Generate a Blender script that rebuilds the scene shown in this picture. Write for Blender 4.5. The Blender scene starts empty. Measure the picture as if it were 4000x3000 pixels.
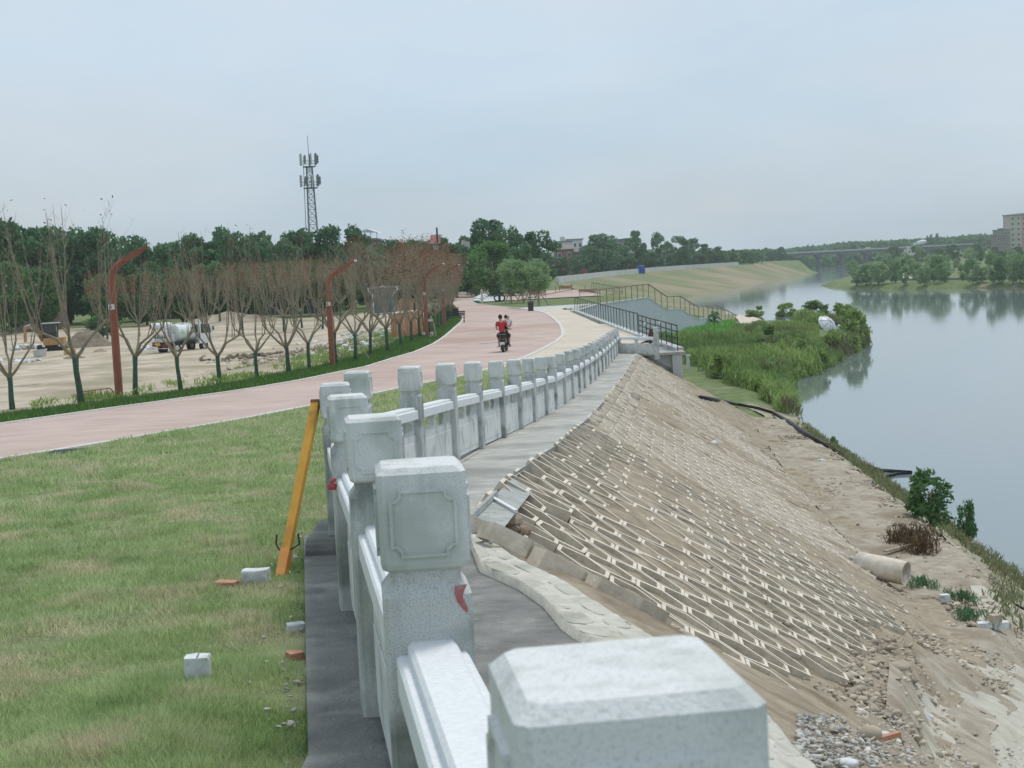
import bpy, math, random
import numpy as np
from mathutils import Vector, Matrix, Euler
random.seed(7); rng = np.random.default_rng(7)
C = bpy.context.scene.collection
sc = bpy.context.scene
# ------------------------------------------------------------------ camera
F = 5778.0; ROLL = math.radians(2.9); YH = 1050.0; EYE = 9.5
PITCH = math.atan((1500-YH)*math.cos(ROLL)/F)
R0 = np.array([1,0,0.]); FW = np.array([0,math.cos(PITCH),-math.sin(PITCH)]); U0 = np.array([0,math.sin(PITCH),math.cos(PITCH)])
CR = math.cos(ROLL)*R0-math.sin(ROLL)*U0; CU = math.sin(ROLL)*R0+math.cos(ROLL)*U0
cam = bpy.data.objects.new('camera', bpy.data.cameras.new('camera')); C.objects.link(cam)
cam.data.sensor_width = 36; cam.data.lens = 36*F/4000; cam.data.clip_start = .05; cam.data.clip_end = 9000
cam.matrix_world = Matrix(((CR[0],CU[0],-FW[0],0),(CR[1],CU[1],-FW[1],0),(CR[2],CU[2],-FW[2],EYE),(0,0,0,1)))
cam.data.dof.use_dof = True; cam.data.dof.focus_distance = 12.0; cam.data.dof.aperture_fstop = 15.0
sc.camera = cam
# ------------------------------------------------------------------ sky and sun
SUN_EL = math.radians(64); SUN_AZ = math.radians(38)      # azimuth from +Y towards +X
w = bpy.data.worlds.new("World"); sc.world = w; w.use_nodes = True
nt = w.node_tree; nt.nodes.clear()
wo = nt.nodes.new('ShaderNodeOutputWorld'); bg = nt.nodes.new('ShaderNodeBackground')
sky = nt.nodes.new('ShaderNodeTexSky'); sky.sky_type = 'NISHITA'; sky.sun_disc = False
sky.sun_elevation = SUN_EL; sky.sun_rotation = SUN_AZ; sky.dust_density = 3.0; sky.air_density = 1.0
bg.inputs['Strength'].default_value = 0.1
tc = nt.nodes.new('ShaderNodeTexCoord'); mp = nt.nodes.new('ShaderNodeMapping'); mp.inputs['Scale'].default_value = (1.0,1.0,3.2)
n1 = nt.nodes.new('ShaderNodeTexNoise'); n1.inputs['Scale'].default_value = 1.7; n1.inputs['Detail'].default_value = 5; n1.inputs['Roughness'].default_value = .5
rp = nt.nodes.new('ShaderNodeValToRGB'); rp.color_ramp.elements[0].position = .33; rp.color_ramp.elements[1].position = .66
rp.color_ramp.elements[0].color = (.50,.50,.50,1); rp.color_ramp.elements[1].color = (.97,.97,.97,1)
mx = nt.nodes.new('ShaderNodeMixRGB'); mx.inputs['Color2'].default_value = (6.05,7.05,7.95,1)
L = nt.links.new
n3 = nt.nodes.new('ShaderNodeTexNoise'); n3.inputs['Scale'].default_value = 2.6; n3.inputs['Detail'].default_value = 7; n3.inputs['Roughness'].default_value = .55; r3 = nt.nodes.new('ShaderNodeValToRGB'); r3.color_ramp.elements[0].position = .36; r3.color_ramp.elements[1].position = .60
r3.color_ramp.elements[0].color = (.87,.935,.985,1); r3.color_ramp.elements[1].color = (1.0,.985,.98,1); ml = nt.nodes.new('ShaderNodeMixRGB'); ml.blend_type = 'MULTIPLY'; ml.inputs['Fac'].default_value = 1
L(tc.outputs['Generated'], mp.inputs['Vector']); L(mp.outputs[0], n1.inputs['Vector']); L(n1.outputs['Fac'], rp.inputs['Fac'])
L(rp.outputs['Color'], mx.inputs['Fac']); L(sky.outputs['Color'], mx.inputs['Color1']); L(mp.outputs[0], n3.inputs['Vector']); L(n3.outputs['Fac'], r3.inputs['Fac']); L(mx.outputs[0], ml.inputs['Color1']); L(r3.outputs['Color'], ml.inputs['Color2']); L(ml.outputs[0], bg.inputs['Color']); L(bg.outputs[0], wo.inputs['Surface'])
sun = bpy.data.objects.new('sun', bpy.data.lights.new('sun', 'SUN')); C.objects.link(sun)
sun.data.energy = 1.5; sun.data.angle = math.radians(14); sun.data.color = (1.0,.965,.91)
sd = Vector((math.sin(SUN_AZ)*math.cos(SUN_EL), math.cos(SUN_AZ)*math.cos(SUN_EL), math.sin(SUN_EL)))
sun.rotation_euler = sd.to_track_quat('Z','Y').to_euler()
sc.view_settings.view_transform = 'Standard'; sc.view_settings.look = 'None'; sc.view_settings.exposure = 0.12; sc.view_settings.gamma = 1
sc.view_settings.use_curve_mapping = False
sc.render.engine = 'CYCLES'; sc.cycles.use_denoising = True; sc.cycles.max_bounces = 6; sc.cycles.diffuse_bounces = 3; sc.cycles.glossy_bounces = 2
sc.cycles.transmission_bounces = 3; sc.cycles.transparent_max_bounces = 6; sc.cycles.volume_bounces = 1

# ------------------------------------------------------------------ picture <-> place
def ray(px, py): return FW+CR*(px-2000)/F+CU*(1500-py)/F
def atY(px, py, Y):
    d = ray(px, py); return np.array([0,0,EYE])+d*(Y/d[1])
def atZ(px, py, Z):
    d = ray(px, py); return np.array([0,0,EYE])+d*((Z-EYE)/d[2])
def proj(P):
    v = np.array(P)-np.array([0,0,EYE]); z = v@FW
    return 2000+F*(v@CR)/z, 1500-F*(v@CU)/z
GY = [-50,0,5,10,20,27,34,45,54,62,80,200,300,500,3000]; GV = [1.2,1.5,1.72,1.96,2.43,2.83,3.17,3.52,3.72,3.82,3.88,3.95,4.0,3.2,3.2]
def g(Y): return np.interp(Y, GY, GV)
CY = [-30,0,8,9.2,11.86,13.96,15.99,18.12,19.72,22.69,27.41,33,40.36,50.73,60,62,62.2,81,127,141,157,250,356,441,540,600,700,800,1500,3000]
CX = [.6,.6,.5,.35,-.43,-.24,-.02,.29,.54,.86,1.4,1.99,2.81,4.0,5.06,5.3,7.2,6.7,5.7,8.7,14.9,12,12,32,65,92,125,160,200,400]
SY = [-30,10,25,40.5,70.5,86,108.7,117.7,137.4,149.6,170,200,240,277,357,376,413,504,644,729,900,1500,3000]
SX = [12,12,13,13.9,15.8,16.5,19.5,24.1,30.9,35.6,39,40,38,39,39.5,45,58.4,83.4,124.6,153.6,176,215,415]
RY = [-50,200,250,290,318,341,376,432,678,910,1200,3000]; RX = [900,700,400,160,111,96,86,91,168,222,270,600]
LY = [-20,10,25,36.8,41.8,46,50.1,55.6,59.8,61.9,67.6,72.4,79.9,91.9,112.1,122.9,133.9,177.9,266,307,420]
LX = [-26,-20.5,-16.2,-12.8,-11.5,-10.2,-8.7,-7.4,-6.8,-6.0,-5.3,-4.6,-4.1,-3.8,-3.6,-3.7,-4.4,-6.4,-9.1,-7.3,0]
QY = [-30,0,8,12,16,20,27,36,62,80,90,3000]; QZ = [6,6,5.3,4.7,4.2,3.7,3.15,3.0,2.7,1.2,.8,.8]
EY_ = [-30,0,10,14,17,19,22,25,30,37,50,61,80,3000]; EX_ = [2.5,2.5,3.4,3.9,4.7,5.7,7.0,8.1,9.3,9.9,10.8,11.4,13.5,13.5]
WALL = [(5.7,127),(8.7,141),(14.9,157.3),(31.5,200)]
def crest(Y): return np.interp(Y, CY, CX)
def shore(Y): return np.interp(Y, SY, SX)
def lotx(Y): return np.interp(Y, LY, LX)
def sstep(a, b, x):
    t = np.clip((x-a)/(b-a), 0, 1); return t*t*(3-2*t)
def Hz(X, Y):
    X = np.asarray(X, float); Y = np.asarray(Y, float); X, Y = np.broadcast_arrays(X, Y)
    top = EYE-g(Y); cx = crest(Y); sx = shore(Y)
    lx = lotx(Y); dip = sstep(4.2, 13, lx-X)*np.interp(Y, [0,20,35,60,160,240], [.2,.4,.95,1.0,.9,.1])
    top2 = top-dip
    # near embankment (Y < 62)
    d = X-cx; zb = np.interp(Y, QY, QZ); ex = np.interp(Y, EY_, EX_)-cx
    d1 = np.minimum((top-zb)/.62, ex-.3); z1 = top-.62*d1; z2 = np.minimum(z1-.12, zb); ds = sx-cx
    zn = np.where(d < d1, top-.62*d, np.where(d < ex, z1+(z2-z1)*(d-d1)/np.maximum(ex-d1,.01),
         np.where(d < ds, z2+(0-z2)*(d-ex)/np.maximum(ds-ex,.01), -(d-ds)*.4)))
    # low land in front of the retaining walls (62..200)
    low = .75+.15*np.sin(X*.7)*np.sin(Y*.31)+np.interp(Y,[62,75,90],[2.0,.9,0])*np.clip(1-(X-7)/8,0,1)
    zl = np.where(X < sx-2.5, low, low*(sx-X)/2.5); zl = np.where(X > sx, -(X-sx)*.35, zl)
    # far bank profile
    cxf = np.where(Y > 157, cx, 15.0)
    tf = (X-cxf)/np.maximum(sx-cxf, 4); zf = np.where(tf < 0, top, np.where(tf < 1, top*np.clip(1-tf,0,1)**np.interp(Y,[150,300,400],[1.7,1.5,1.0]), -(X-sx)*.3))
    wx = np.interp(Y, [127,141,157.3,200], [5.7,8.7,14.9,31.5])-np.interp(Y, [127,135,200],[0,2.0,3.2])
    z = np.where(Y < 62, zn, np.where(Y < 127, zl, np.where(Y < 200, np.where(X > wx, zl, zf), zf)))
    z = np.where((Y >= 127) & (Y < 205) & (X > wx-.01) & (X < sx), zl, z)
    z = np.where(X <= cx-np.interp(Y,[126,134,157.2,158],[0,2.2,3.2,0]), top2, z)
    # right bank
    rx = np.interp(Y, RY, RX); ry = np.interp(X, [0,86,96,111,160,400,900], [9e3,376,341,318,290,250,200])
    dr = np.minimum(X-rx, np.where(Y < 432, Y-ry, 1e9))
    zr = np.interp(dr, [-5,0,3,30,120,300,700,1500], [-1.5,0,1.3,1.7,5.0,8.0,15,20])
    z = np.where(dr > -5, np.maximum(z, zr), z)
    return np.maximum(z, -1.8)
def H1(x, y): return float(Hz(x, y))
TT = 1.2*1.012**np.arange(620)
def hit(px, py, off=0.0):
    d = ray(px, py); P = TT[:,None]*d
    bl_ = EYE+P[:,2] <= Hz(P[:,0], P[:,1])+off; k = int(np.argmax(bl_)) if bl_.any() else len(TT)-1
    lo, hi = TT[max(k-1,0)], TT[k]
    for _ in range(2):
        t_ = np.linspace(lo, hi, 40); P = t_[:,None]*d; q = EYE+P[:,2] <= Hz(P[:,0], P[:,1])+off; j = int(np.argmax(q)) if q.any() else 39
        lo, hi = t_[max(j-1,0)], t_[j]
    return np.array([0,0,EYE])+d*hi
def hitv(px, py):
    d = ray(px, py); P = TT[:,None]*d; k = int(np.argmax(EYE+P[:,2] <= EYE-g(P[:,1]))); t_ = np.linspace(TT[k-1], TT[k], 200); P = t_[:,None]*d; j = int(np.argmax(EYE+P[:,2] <= EYE-g(P[:,1]))); p = P[j]+np.array([0,0,EYE])
    return np.array([p[0],p[1],H1(p[0],p[1])])
def on_line(px, py, A, B):
    d = ray(px, py); A = np.array(A[:2], float); D = np.array(B[:2], float)-A
    s = np.linalg.solve(np.array([[d[0],-D[0]],[d[1],-D[1]]]), A)
    return np.array([0,0,EYE])+d*s[0]

# ------------------------------------------------------------------ helpers
class MB:
    def __init__(s): s.v = []; s.f = []; s.sm = False
    def add(s, vs, fs):
        b = len(s.v); s.v += [tuple(map(float, p)) for p in vs]; s.f += [tuple(b+i for i in f) for f in fs]; return s
    def box(s, c, sz, rz=0, R=None):
        hx, hy, hz = sz[0]/2, sz[1]/2, sz[2]/2
        M = R if R is not None else Matrix.Rotation(rz, 3, 'Z')
        vs = [M@Vector((a*hx, b*hy, e*hz))+Vector(c) for e in (-1,1) for a, b in ((-1,-1),(1,-1),(1,1),(-1,1))]
        return s.add(vs, [(3,2,1,0),(4,5,6,7),(0,1,5,4),(1,2,6,5),(2,3,7,6),(3,0,4,7)])
    def beam(s, a, b, wd, h=None, up=(0,0,1)):
        a = Vector(a); b = Vector(b); h = h or wd; z = (b-a)
        if z.length < 1e-6: return s
        z.normalize(); x = Vector(up).cross(z)
        if x.length < 1e-3: x = Vector((1,0,0)).cross(z)
        x.normalize(); y = z.cross(x)
        vs = [p+x*(i*wd/2)+y*(j*h/2) for p in (a,b) for i, j in ((-1,-1),(1,-1),(1,1),(-1,1))]
        return s.add(vs, [(3,2,1,0),(4,5,6,7),(0,1,5,4),(1,2,6,5),(2,3,7,6),(3,0,4,7)])
    def tube(s, pts, rs, n=8, cap=True):
        if not hasattr(rs, '__len__'): rs = [rs]*len(pts)
        P = [Vector(p) for p in pts]; vs = []; x = None
        for i, p in enumerate(P):
            t = (P[min(i+1,len(P)-1)]-P[max(i-1,0)])
            t = t.normalized() if t.length > 1e-9 else Vector((0,0,1))
            if x is None:
                x = t.orthogonal().normalized()
            else:
                x = (x-t*x.dot(t)); x = x.normalized() if x.length > 1e-6 else t.orthogonal().normalized()
            y = t.cross(x)
            vs += [p+(x*math.cos(2*math.pi*k/n)+y*math.sin(2*math.pi*k/n))*rs[i] for k in range(n)]
        fs = [(i*n+k, i*n+(k+1)%n, (i+1)*n+(k+1)%n, (i+1)*n+k) for i in range(len(P)-1) for k in range(n)]
        if cap: fs += [tuple(range(n-1,-1,-1)), tuple((len(P)-1)*n+k for k in range(n))]
        return s.add(vs, fs)
    def loft(s, rings, cap=True):
        n = len(rings[0]); vs = [p for r_ in rings for p in r_]
        fs = [(i*n+k, i*n+(k+1)%n, (i+1)*n+(k+1)%n, (i+1)*n+k) for i in range(len(rings)-1) for k in range(n)]
        if cap: fs += [tuple(range(n-1,-1,-1)), tuple((len(rings)-1)*n+k for k in range(n))]
        return s.add(vs, fs)
    def prism(s, poly, o, ux, uy, un, th):
        o = Vector(o); ux = Vector(ux); uy = Vector(uy); un = Vector(un); n = len(poly)
        a = [o+ux*p[0]+uy*p[1] for p in poly]; b = [q+un*th for q in a]
        return s.add(a+b, [tuple(range(n-1,-1,-1)), tuple(range(n,2*n))]+[(k,(k+1)%n,n+(k+1)%n,n+k) for k in range(n)])
    def ell(s, c, rad, nu=10, nv=6, R=None):
        vs = []; c = Vector(c)
        for j in range(1, nv):
            ph = math.pi*j/nv
            for i in range(nu):
                th = 2*math.pi*i/nu; p = Vector((rad[0]*math.sin(ph)*math.cos(th), rad[1]*math.sin(ph)*math.sin(th), -rad[2]*math.cos(ph)))
                vs.append(c+(R@p if R is not None else p))
        lo = Vector((0,0,-rad[2])); hi = Vector((0,0,rad[2]))
        vs += [c+(R@lo if R is not None else lo), c+(R@hi if R is not None else hi)]; m = len(vs)
        fs = [(j*nu+i, j*nu+(i+1)%nu, (j+1)*nu+(i+1)%nu, (j+1)*nu+i) for j in range(nv-2) for i in range(nu)]
        fs += [(m-2, (i+1)%nu, i) for i in range(nu)]+[(m-1, (nv-2)*nu+i, (nv-2)*nu+(i+1)%nu) for i in range(nu)]
        return s.add(vs, fs)
    def mesh(s, name, m=None, smooth=False):
        me = bpy.data.meshes.new(name); me.from_pydata(s.v, [], s.f)
        if m: me.materials.append(m)
        if smooth: me.polygons.foreach_set('use_smooth', [True]*len(me.polygons))
        me.update(); return me
    def build(s, name, m, parent=None, smooth=False):
        return link(name, s.mesh(name, m, smooth), parent)
def link(name, me, parent=None):
    o = bpy.data.objects.new(name, me); C.objects.link(o)
    if parent is not None: o.parent = parent
    return o
def raw(name, V, Fc, k, m, parent=None, smooth=False):
    """fast mesh from numpy: V (n,3), Fc (m,k) indices"""
    me = bpy.data.meshes.new(name); V = np.asarray(V, np.float32); Fc = np.asarray(Fc, np.int32)
    me.vertices.add(len(V)); me.vertices.foreach_set('co', V.ravel())
    me.loops.add(Fc.size); me.loops.foreach_set('vertex_index', Fc.ravel())
    me.polygons.add(len(Fc)); me.polygons.foreach_set('loop_start', np.arange(len(Fc), dtype=np.int32)*k)
    if smooth: me.polygons.foreach_set('use_smooth', np.ones(len(Fc), bool))
    me.update(calc_edges=True)
    if m: me.materials.append(m)
    return link(name, me, parent) if parent is not False else me
def tag(o, label=None, cat=None, group=None, kind=None):
    if label: o['label'] = label
    if cat: o['category'] = cat
    if group: o['group'] = group
    if kind: o['kind'] = kind
    return o
def thing(name, label, cat, loc=(0,0,0), rz=0, group=None):
    o = bpy.data.objects.new(name, None); C.objects.link(o); o.empty_display_size = .1
    o.location = Vector([float(q) for q in loc]); o.rotation_euler = (0,0,rz); return tag(o, label, cat, group)
def kids(o): return [c for c in KIDS.get(o.name, [])]
def dup(o, parent=None):
    c = o.copy(); C.objects.link(c)
    if parent is not None: c.parent = parent
    for ch in list(o.children): dup(ch, c)
    return c
def wpart(name, mb, m, root, smooth=False):
    """part built in world coordinates under an unrotated root"""
    o = mb.build(name, m, root, smooth); o.location = -root.location; return o

def mat(name, c1, c2=None, rough=.85, sc1=8.0, bump=0.0, bsc=None, c3=None, p3=.62, spec=.3, metal=0.0, detail=6.0, island=0.0, lo=.35, hi=.65, coord='Object', sc3=None, streak=0):
    m = bpy.data.materials.new(name); m.use_nodes = True; t = m.node_tree; b = t.nodes['Principled BSDF']; Lk = t.links.new
    b.inputs['Roughness'].default_value = rough; b.inputs['Specular IOR Level'].default_value = spec; b.inputs['Metallic'].default_value = metal
    tcn_ = t.nodes.new('ShaderNodeTexCoord'); oi = t.nodes.new('ShaderNodeObjectInfo'); tcn = t.nodes.new('ShaderNodeVectorMath'); tcn.operation = 'ADD'; Lk(tcn_.outputs[coord], tcn.inputs[0]); Lk(oi.outputs['Location'], tcn.inputs[1]); coord = 0; col = None
    if c2 is None: b.inputs['Base Color'].default_value = (*c1, 1)
    if c2 is not None:
        n = t.nodes.new('ShaderNodeTexNoise'); n.inputs['Scale'].default_value = sc1; n.inputs['Detail'].default_value = detail; n.inputs['Roughness'].default_value = .62
        Lk(tcn.outputs[coord], n.inputs['Vector'])
        rmp = t.nodes.new('ShaderNodeValToRGB'); rmp.color_ramp.elements[0].position = lo; rmp.color_ramp.elements[1].position = hi
        rmp.color_ramp.elements[0].color = (*c1,1); rmp.color_ramp.elements[1].color = (*c2,1); Lk(n.outputs['Fac'], rmp.inputs['Fac']); col = rmp.outputs['Color']
    if c3 is not None:
        n = t.nodes.new('ShaderNodeTexNoise'); n.inputs['Scale'].default_value = sc3 or sc1*.17; n.inputs['Detail'].default_value = 5
        Lk(tcn.outputs[coord], n.inputs['Vector'])
        rmp = t.nodes.new('ShaderNodeValToRGB'); rmp.color_ramp.elements[0].position = p3-.1; rmp.color_ramp.elements[1].position = p3+.08
        Lk(n.outputs['Fac'], rmp.inputs['Fac']); mxn = t.nodes.new('ShaderNodeMixRGB'); Lk(rmp.outputs['Color'], mxn.inputs['Fac'])
        if col: Lk(col, mxn.inputs['Color1'])
        else: mxn.inputs['Color1'].default_value = (*c1,1)
        mxn.inputs['Color2'].default_value = (*c3,1); col = mxn.outputs[0]
    if island > 0:
        gi = t.nodes.new('ShaderNodeNewGeometry'); mr = t.nodes.new('ShaderNodeMapRange'); mr.inputs['To Min'].default_value = 1-island; mr.inputs['To Max'].default_value = 1+island
        Lk(gi.outputs['Random Per Island'], mr.inputs['Value']); hs = t.nodes.new('ShaderNodeMixRGB'); hs.blend_type = 'MULTIPLY'; hs.inputs['Fac'].default_value = 1
        if col: Lk(col, hs.inputs['Color1'])
        else: hs.inputs['Color1'].default_value = (*c1,1)
        Lk(mr.outputs[0], hs.inputs['Color2']); col = hs.outputs[0]
    if streak:
        mp_ = t.nodes.new('ShaderNodeMapping'); mp_.inputs['Scale'].default_value = (1,1,.13); n = t.nodes.new('ShaderNodeTexNoise'); n.inputs['Scale'].default_value = 26; n.inputs['Detail'].default_value = 4
        Lk(tcn.outputs[coord], mp_.inputs['Vector']); Lk(mp_.outputs[0], n.inputs['Vector']); n5 = t.nodes.new('ShaderNodeTexNoise'); n5.inputs['Scale'].default_value = 2.3; Lk(tcn.outputs[coord], n5.inputs['Vector'])
        m5 = t.nodes.new('ShaderNodeMath'); m5.operation = 'MULTIPLY'; Lk(n.outputs['Fac'], m5.inputs[0]); Lk(n5.outputs['Fac'], m5.inputs[1]); r5 = t.nodes.new('ShaderNodeValToRGB'); r5.color_ramp.elements[0].position = .25; r5.color_ramp.elements[1].position = .40
        r5.color_ramp.elements[0].color = (1,1,1,1); r5.color_ramp.elements[1].color = (1-streak,1-streak*.9,1-streak*1.05,1); Lk(m5.outputs[0], r5.inputs['Fac']); x5 = t.nodes.new('ShaderNodeMixRGB'); x5.blend_type = 'MULTIPLY'; x5.inputs['Fac'].default_value = 1
        Lk(col, x5.inputs['Color1']); Lk(r5.outputs['Color'], x5.inputs['Color2']); col = x5.outputs[0]
    if col: Lk(col, b.inputs['Base Color'])
    if bump:
        n = t.nodes.new('ShaderNodeTexNoise'); n.inputs['Scale'].default_value = bsc or sc1*3; n.inputs['Detail'].default_value = 6
        Lk(tcn.outputs[coord], n.inputs['Vector']); bp = t.nodes.new('ShaderNodeBump'); bp.inputs['Strength'].default_value = min(1, bump); bp.inputs['Distance'].default_value = .02*max(1, bump)
        Lk(n.outputs['Fac'], bp.inputs['Height']); Lk(bp.outputs[0], b.inputs['Normal'])
    return m
def leafmat(name, c1, c2, island=.35, trans=.32, sc1=.6, c3=None, p3=.6, sc3=None):
    m = mat(name, c1, c2, rough=.7, sc1=sc1, island=island, spec=.15, c3=c3, p3=p3, sc3=sc3)
    t = m.node_tree; b = t.nodes['Principled BSDF']; o = t.nodes['Material Output']; src = b.inputs['Base Color'].links[0].from_socket
    tr = t.nodes.new('ShaderNodeBsdfTranslucent'); t.links.new(src, tr.inputs['Color'])
    mx_ = t.nodes.new('ShaderNodeMixShader'); mx_.inputs[0].default_value = trans
    t.links.new(b.outputs[0], mx_.inputs[1]); t.links.new(tr.outputs[0], mx_.inputs[2]); t.links.new(mx_.outputs[0], o.inputs['Surface']); return m
M = {}
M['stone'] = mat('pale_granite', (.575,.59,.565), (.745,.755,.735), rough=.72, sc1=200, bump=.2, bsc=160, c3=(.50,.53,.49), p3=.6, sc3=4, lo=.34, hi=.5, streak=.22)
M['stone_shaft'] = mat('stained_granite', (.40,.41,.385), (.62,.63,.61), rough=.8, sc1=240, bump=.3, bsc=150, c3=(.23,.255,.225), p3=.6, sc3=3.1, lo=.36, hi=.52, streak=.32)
M['stone_rail'] = mat('white_granite', (.68,.71,.71), (.80,.82,.82), rough=.65, sc1=60, bump=.12, bsc=120, c3=(.62,.60,.53), p3=.7, sc3=3, lo=.3, hi=.6)
M['concrete'] = mat('walkway_concrete', (.37,.37,.34), (.54,.535,.49), rough=.85, sc1=3, bump=.3, bsc=30, c3=(.29,.29,.265), p3=.6, sc3=.8)
M['wet'] = mat('fresh_cement', (.15,.152,.14), (.26,.257,.235), rough=.65, sc1=3.4, bump=.6, bsc=45, c3=(.36,.352,.325), p3=.66, sc3=3.1, detail=10)
M['path'] = mat('red_coated_path', (.48,.365,.315), (.585,.46,.40), rough=.85, sc1=.6, bump=.1, bsc=60, c3=(.45,.31,.255), p3=.62, sc3=.12, detail=9)
M['beige'] = mat('beige_path', (.58,.50,.40), (.66,.58,.47), rough=.85, sc1=.4, bump=.1, bsc=60)
M['kerb'] = mat('kerb_stone', (.60,.57,.52), (.72,.69,.65), rough=.8, sc1=6, bump=.1)
M['dirt'] = mat('lot_dirt', (.42,.35,.255), (.61,.53,.41), rough=.95, sc1=.55, bump=.6, bsc=8, c3=(.33,.285,.19), p3=.56, sc3=.22, detail=10)
M['soil'] = mat('slope_soil', (.285,.235,.165), (.43,.365,.27), rough=.95, sc1=5, bump=.8, bsc=40, c3=(.21,.165,.11), p3=.62, sc3=1.6, detail=10)
M['soil2'] = mat('bench_soil', (.32,.275,.21), (.48,.425,.335), rough=.95, sc1=3, bump=.8, bsc=30, c3=(.27,.22,.155), p3=.58, sc3=.7, detail=10)
M['lawnbase'] = mat('lawn_soil', (.15,.19,.08), (.28,.30,.16), rough=.95, sc1=2.2, bump=.6, bsc=40, c3=(.42,.37,.25), p3=.68, sc3=1.3, detail=8)
M['grassbase'] = mat('rough_grass', (.095,.15,.05), (.19,.23,.09), rough=.95, sc1=1.2, bump=.6, bsc=12, c3=(.30,.27,.17), p3=.66, sc3=.25, detail=8)
M['farbank'] = mat('bank_grass_and_earth', (.165,.195,.085), (.22,.235,.12), rough=.95, sc1=.12, bump=.4, bsc=2, c3=(.33,.27,.18), p3=.55, sc3=.028, detail=8)
M['block'] = mat('precast_concrete', (.64,.565,.46), (.80,.725,.62), rough=.85, sc1=9, bump=.2, bsc=60)
M['block_side'] = mat('darkened_side_concrete', (.52,.45,.35), (.73,.65,.53), rough=.9, sc1=7, bump=.3, bsc=50)  # soil tone on the side walls, darkened to offset their bright lighting
M['white_stone'] = mat('white_cut_stone', (.62,.65,.65), (.80,.82,.82), rough=.7, sc1=14, bump=.3, bsc=40, c3=(.36,.38,.35), p3=.63, sc3=9)
M['brick'] = mat('broken_brick', (.46,.22,.14), (.58,.33,.22), rough=.9, sc1=14, bump=.4, bsc=40)
M['yellow'] = mat('yellow_steel', (.55,.27,.035), (.65,.35,.06), rough=.5, sc1=7, c3=(.42,.20,.04), p3=.66, sc3=6)
M['black'] = mat('black_paint', (.02,.022,.024), rough=.5)
M['dark'] = mat('dark_plastic', (.03,.034,.036), (.06,.066,.068), rough=.45, sc1=20)
M['rubber'] = mat('tyre_rubber', (.02,.02,.02), (.05,.048,.045), rough=.85, sc1=20)
M['chrome'] = mat('chrome', (.75,.77,.8), rough=.15, metal=1)
M['brownrail'] = mat('brown_paint', (.26,.15,.09), (.34,.21,.13), rough=.6, sc1=9)
M['lamp'] = mat('brick_red_paint', (.27,.095,.06), (.33,.125,.08), rough=.55, sc1=2.5, c3=(.24,.09,.06), p3=.62, sc3=1.2)
M['sticker'] = mat('white_sticker', (.75,.74,.70), rough=.5)
M['logo'] = mat('red_print', (.35,.06,.04), rough=.5)
M['bluegrey'] = mat('blue_grey_render', (.50,.55,.57), (.55,.60,.62), rough=.8, sc1=.5, c3=(.47,.52,.54), p3=.66, sc3=.2)
M['pale'] = mat('pale_concrete', (.48,.49,.47), (.60,.61,.59), rough=.85, sc1=.7, bump=.15, bsc=8)
M['bark_green'] = mat('green_painted_bark', (.045,.10,.075), (.085,.15,.11), rough=.9, sc1=9, bump=.4, bsc=30, c3=(.11,.095,.06), p3=.6, sc3=5)
M['bark'] = mat('grey_brown_bark', (.22,.19,.14), (.33,.29,.21), rough=.9, sc1=9, bump=.4, bsc=30)
M['twig'] = mat('brown_twigs', (.30,.25,.18), (.44,.38,.28), rough=.9, sc1=1.5, island=.35)
M['darkbark'] = mat('dark_bark', (.06,.05,.035), (.11,.09,.065), rough=.95, sc1=4)
M['leaf_dark'] = leafmat('dark_green_leaves', (.095,.20,.10), (.165,.29,.14), sc1=.5)
M['leaf_mid'] = leafmat('mid_green_leaves', (.09,.185,.07), (.15,.27,.105), sc1=.4)
M['leaf_light'] = leafmat('light_green_leaves', (.12,.25,.075), (.19,.34,.12), sc1=.4)
M['leaf_willow'] = leafmat('willow_leaves', (.25,.38,.18), (.35,.48,.25), sc1=.3)
M['leaf_red'] = leafmat('russet_leaves', (.20,.08,.045), (.27,.14,.07), sc1=.6, island=.4)
M['leaf_brown'] = leafmat('brown_leaves', (.12,.085,.05), (.17,.12,.07), sc1=.6, island=.4)
M['weed'] = leafmat('weed_leaves', (.24,.35,.10), (.37,.48,.17), sc1=.25, c3=(.17,.27,.09), p3=.55)
M['weed_bright'] = leafmat('bright_weed_leaves', (.20,.44,.10), (.28,.54,.14), sc1=.4)
M['weed_dull'] = leafmat('dull_weed_leaves', (.17,.20,.095), (.27,.28,.15), sc1=.6, c3=(.20,.15,.10), p3=.62)
M['glass'] = mat('dark_glass', (.03,.045,.05), rough=.08, spec=.8)
M['white'] = mat('white_paint', (.72,.74,.75), (.80,.82,.83), rough=.4, sc1=2)
M['wood'] = mat('weathered_wood', (.26,.22,.17), (.40,.35,.28), rough=.9, sc1=6)
# water
mw = bpy.data.materials.new('river_water'); mw.use_nodes = True; t = mw.node_tree; b = t.nodes['Principled BSDF']
b.inputs['Base Color'].default_value = (.20,.245,.25,1); b.inputs['Roughness'].default_value = .05; b.inputs['IOR'].default_value = 1.45
n = t.nodes.new('ShaderNodeTexNoise'); n.inputs['Scale'].default_value = .9; n.inputs['Detail'].default_value = 3
n2 = t.nodes.new('ShaderNodeTexNoise'); n2.inputs['Scale'].default_value = .05; n2.inputs['Detail'].default_value = 2
tcn = t.nodes.new('ShaderNodeTexCoord'); t.links.new(tcn.outputs['Object'], n.inputs['Vector']); t.links.new(tcn.outputs['Object'], n2.inputs['Vector'])
mm = t.nodes.new('ShaderNodeMath'); mm.operation = 'MULTIPLY'; t.links.new(n.outputs['Fac'], mm.inputs[0]); t.links.new(n2.outputs['Fac'], mm.inputs[1])
bp = t.nodes.new('ShaderNodeBump'); bp.inputs['Strength'].default_value = .35; bp.inputs['Distance'].default_value = .03
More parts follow.
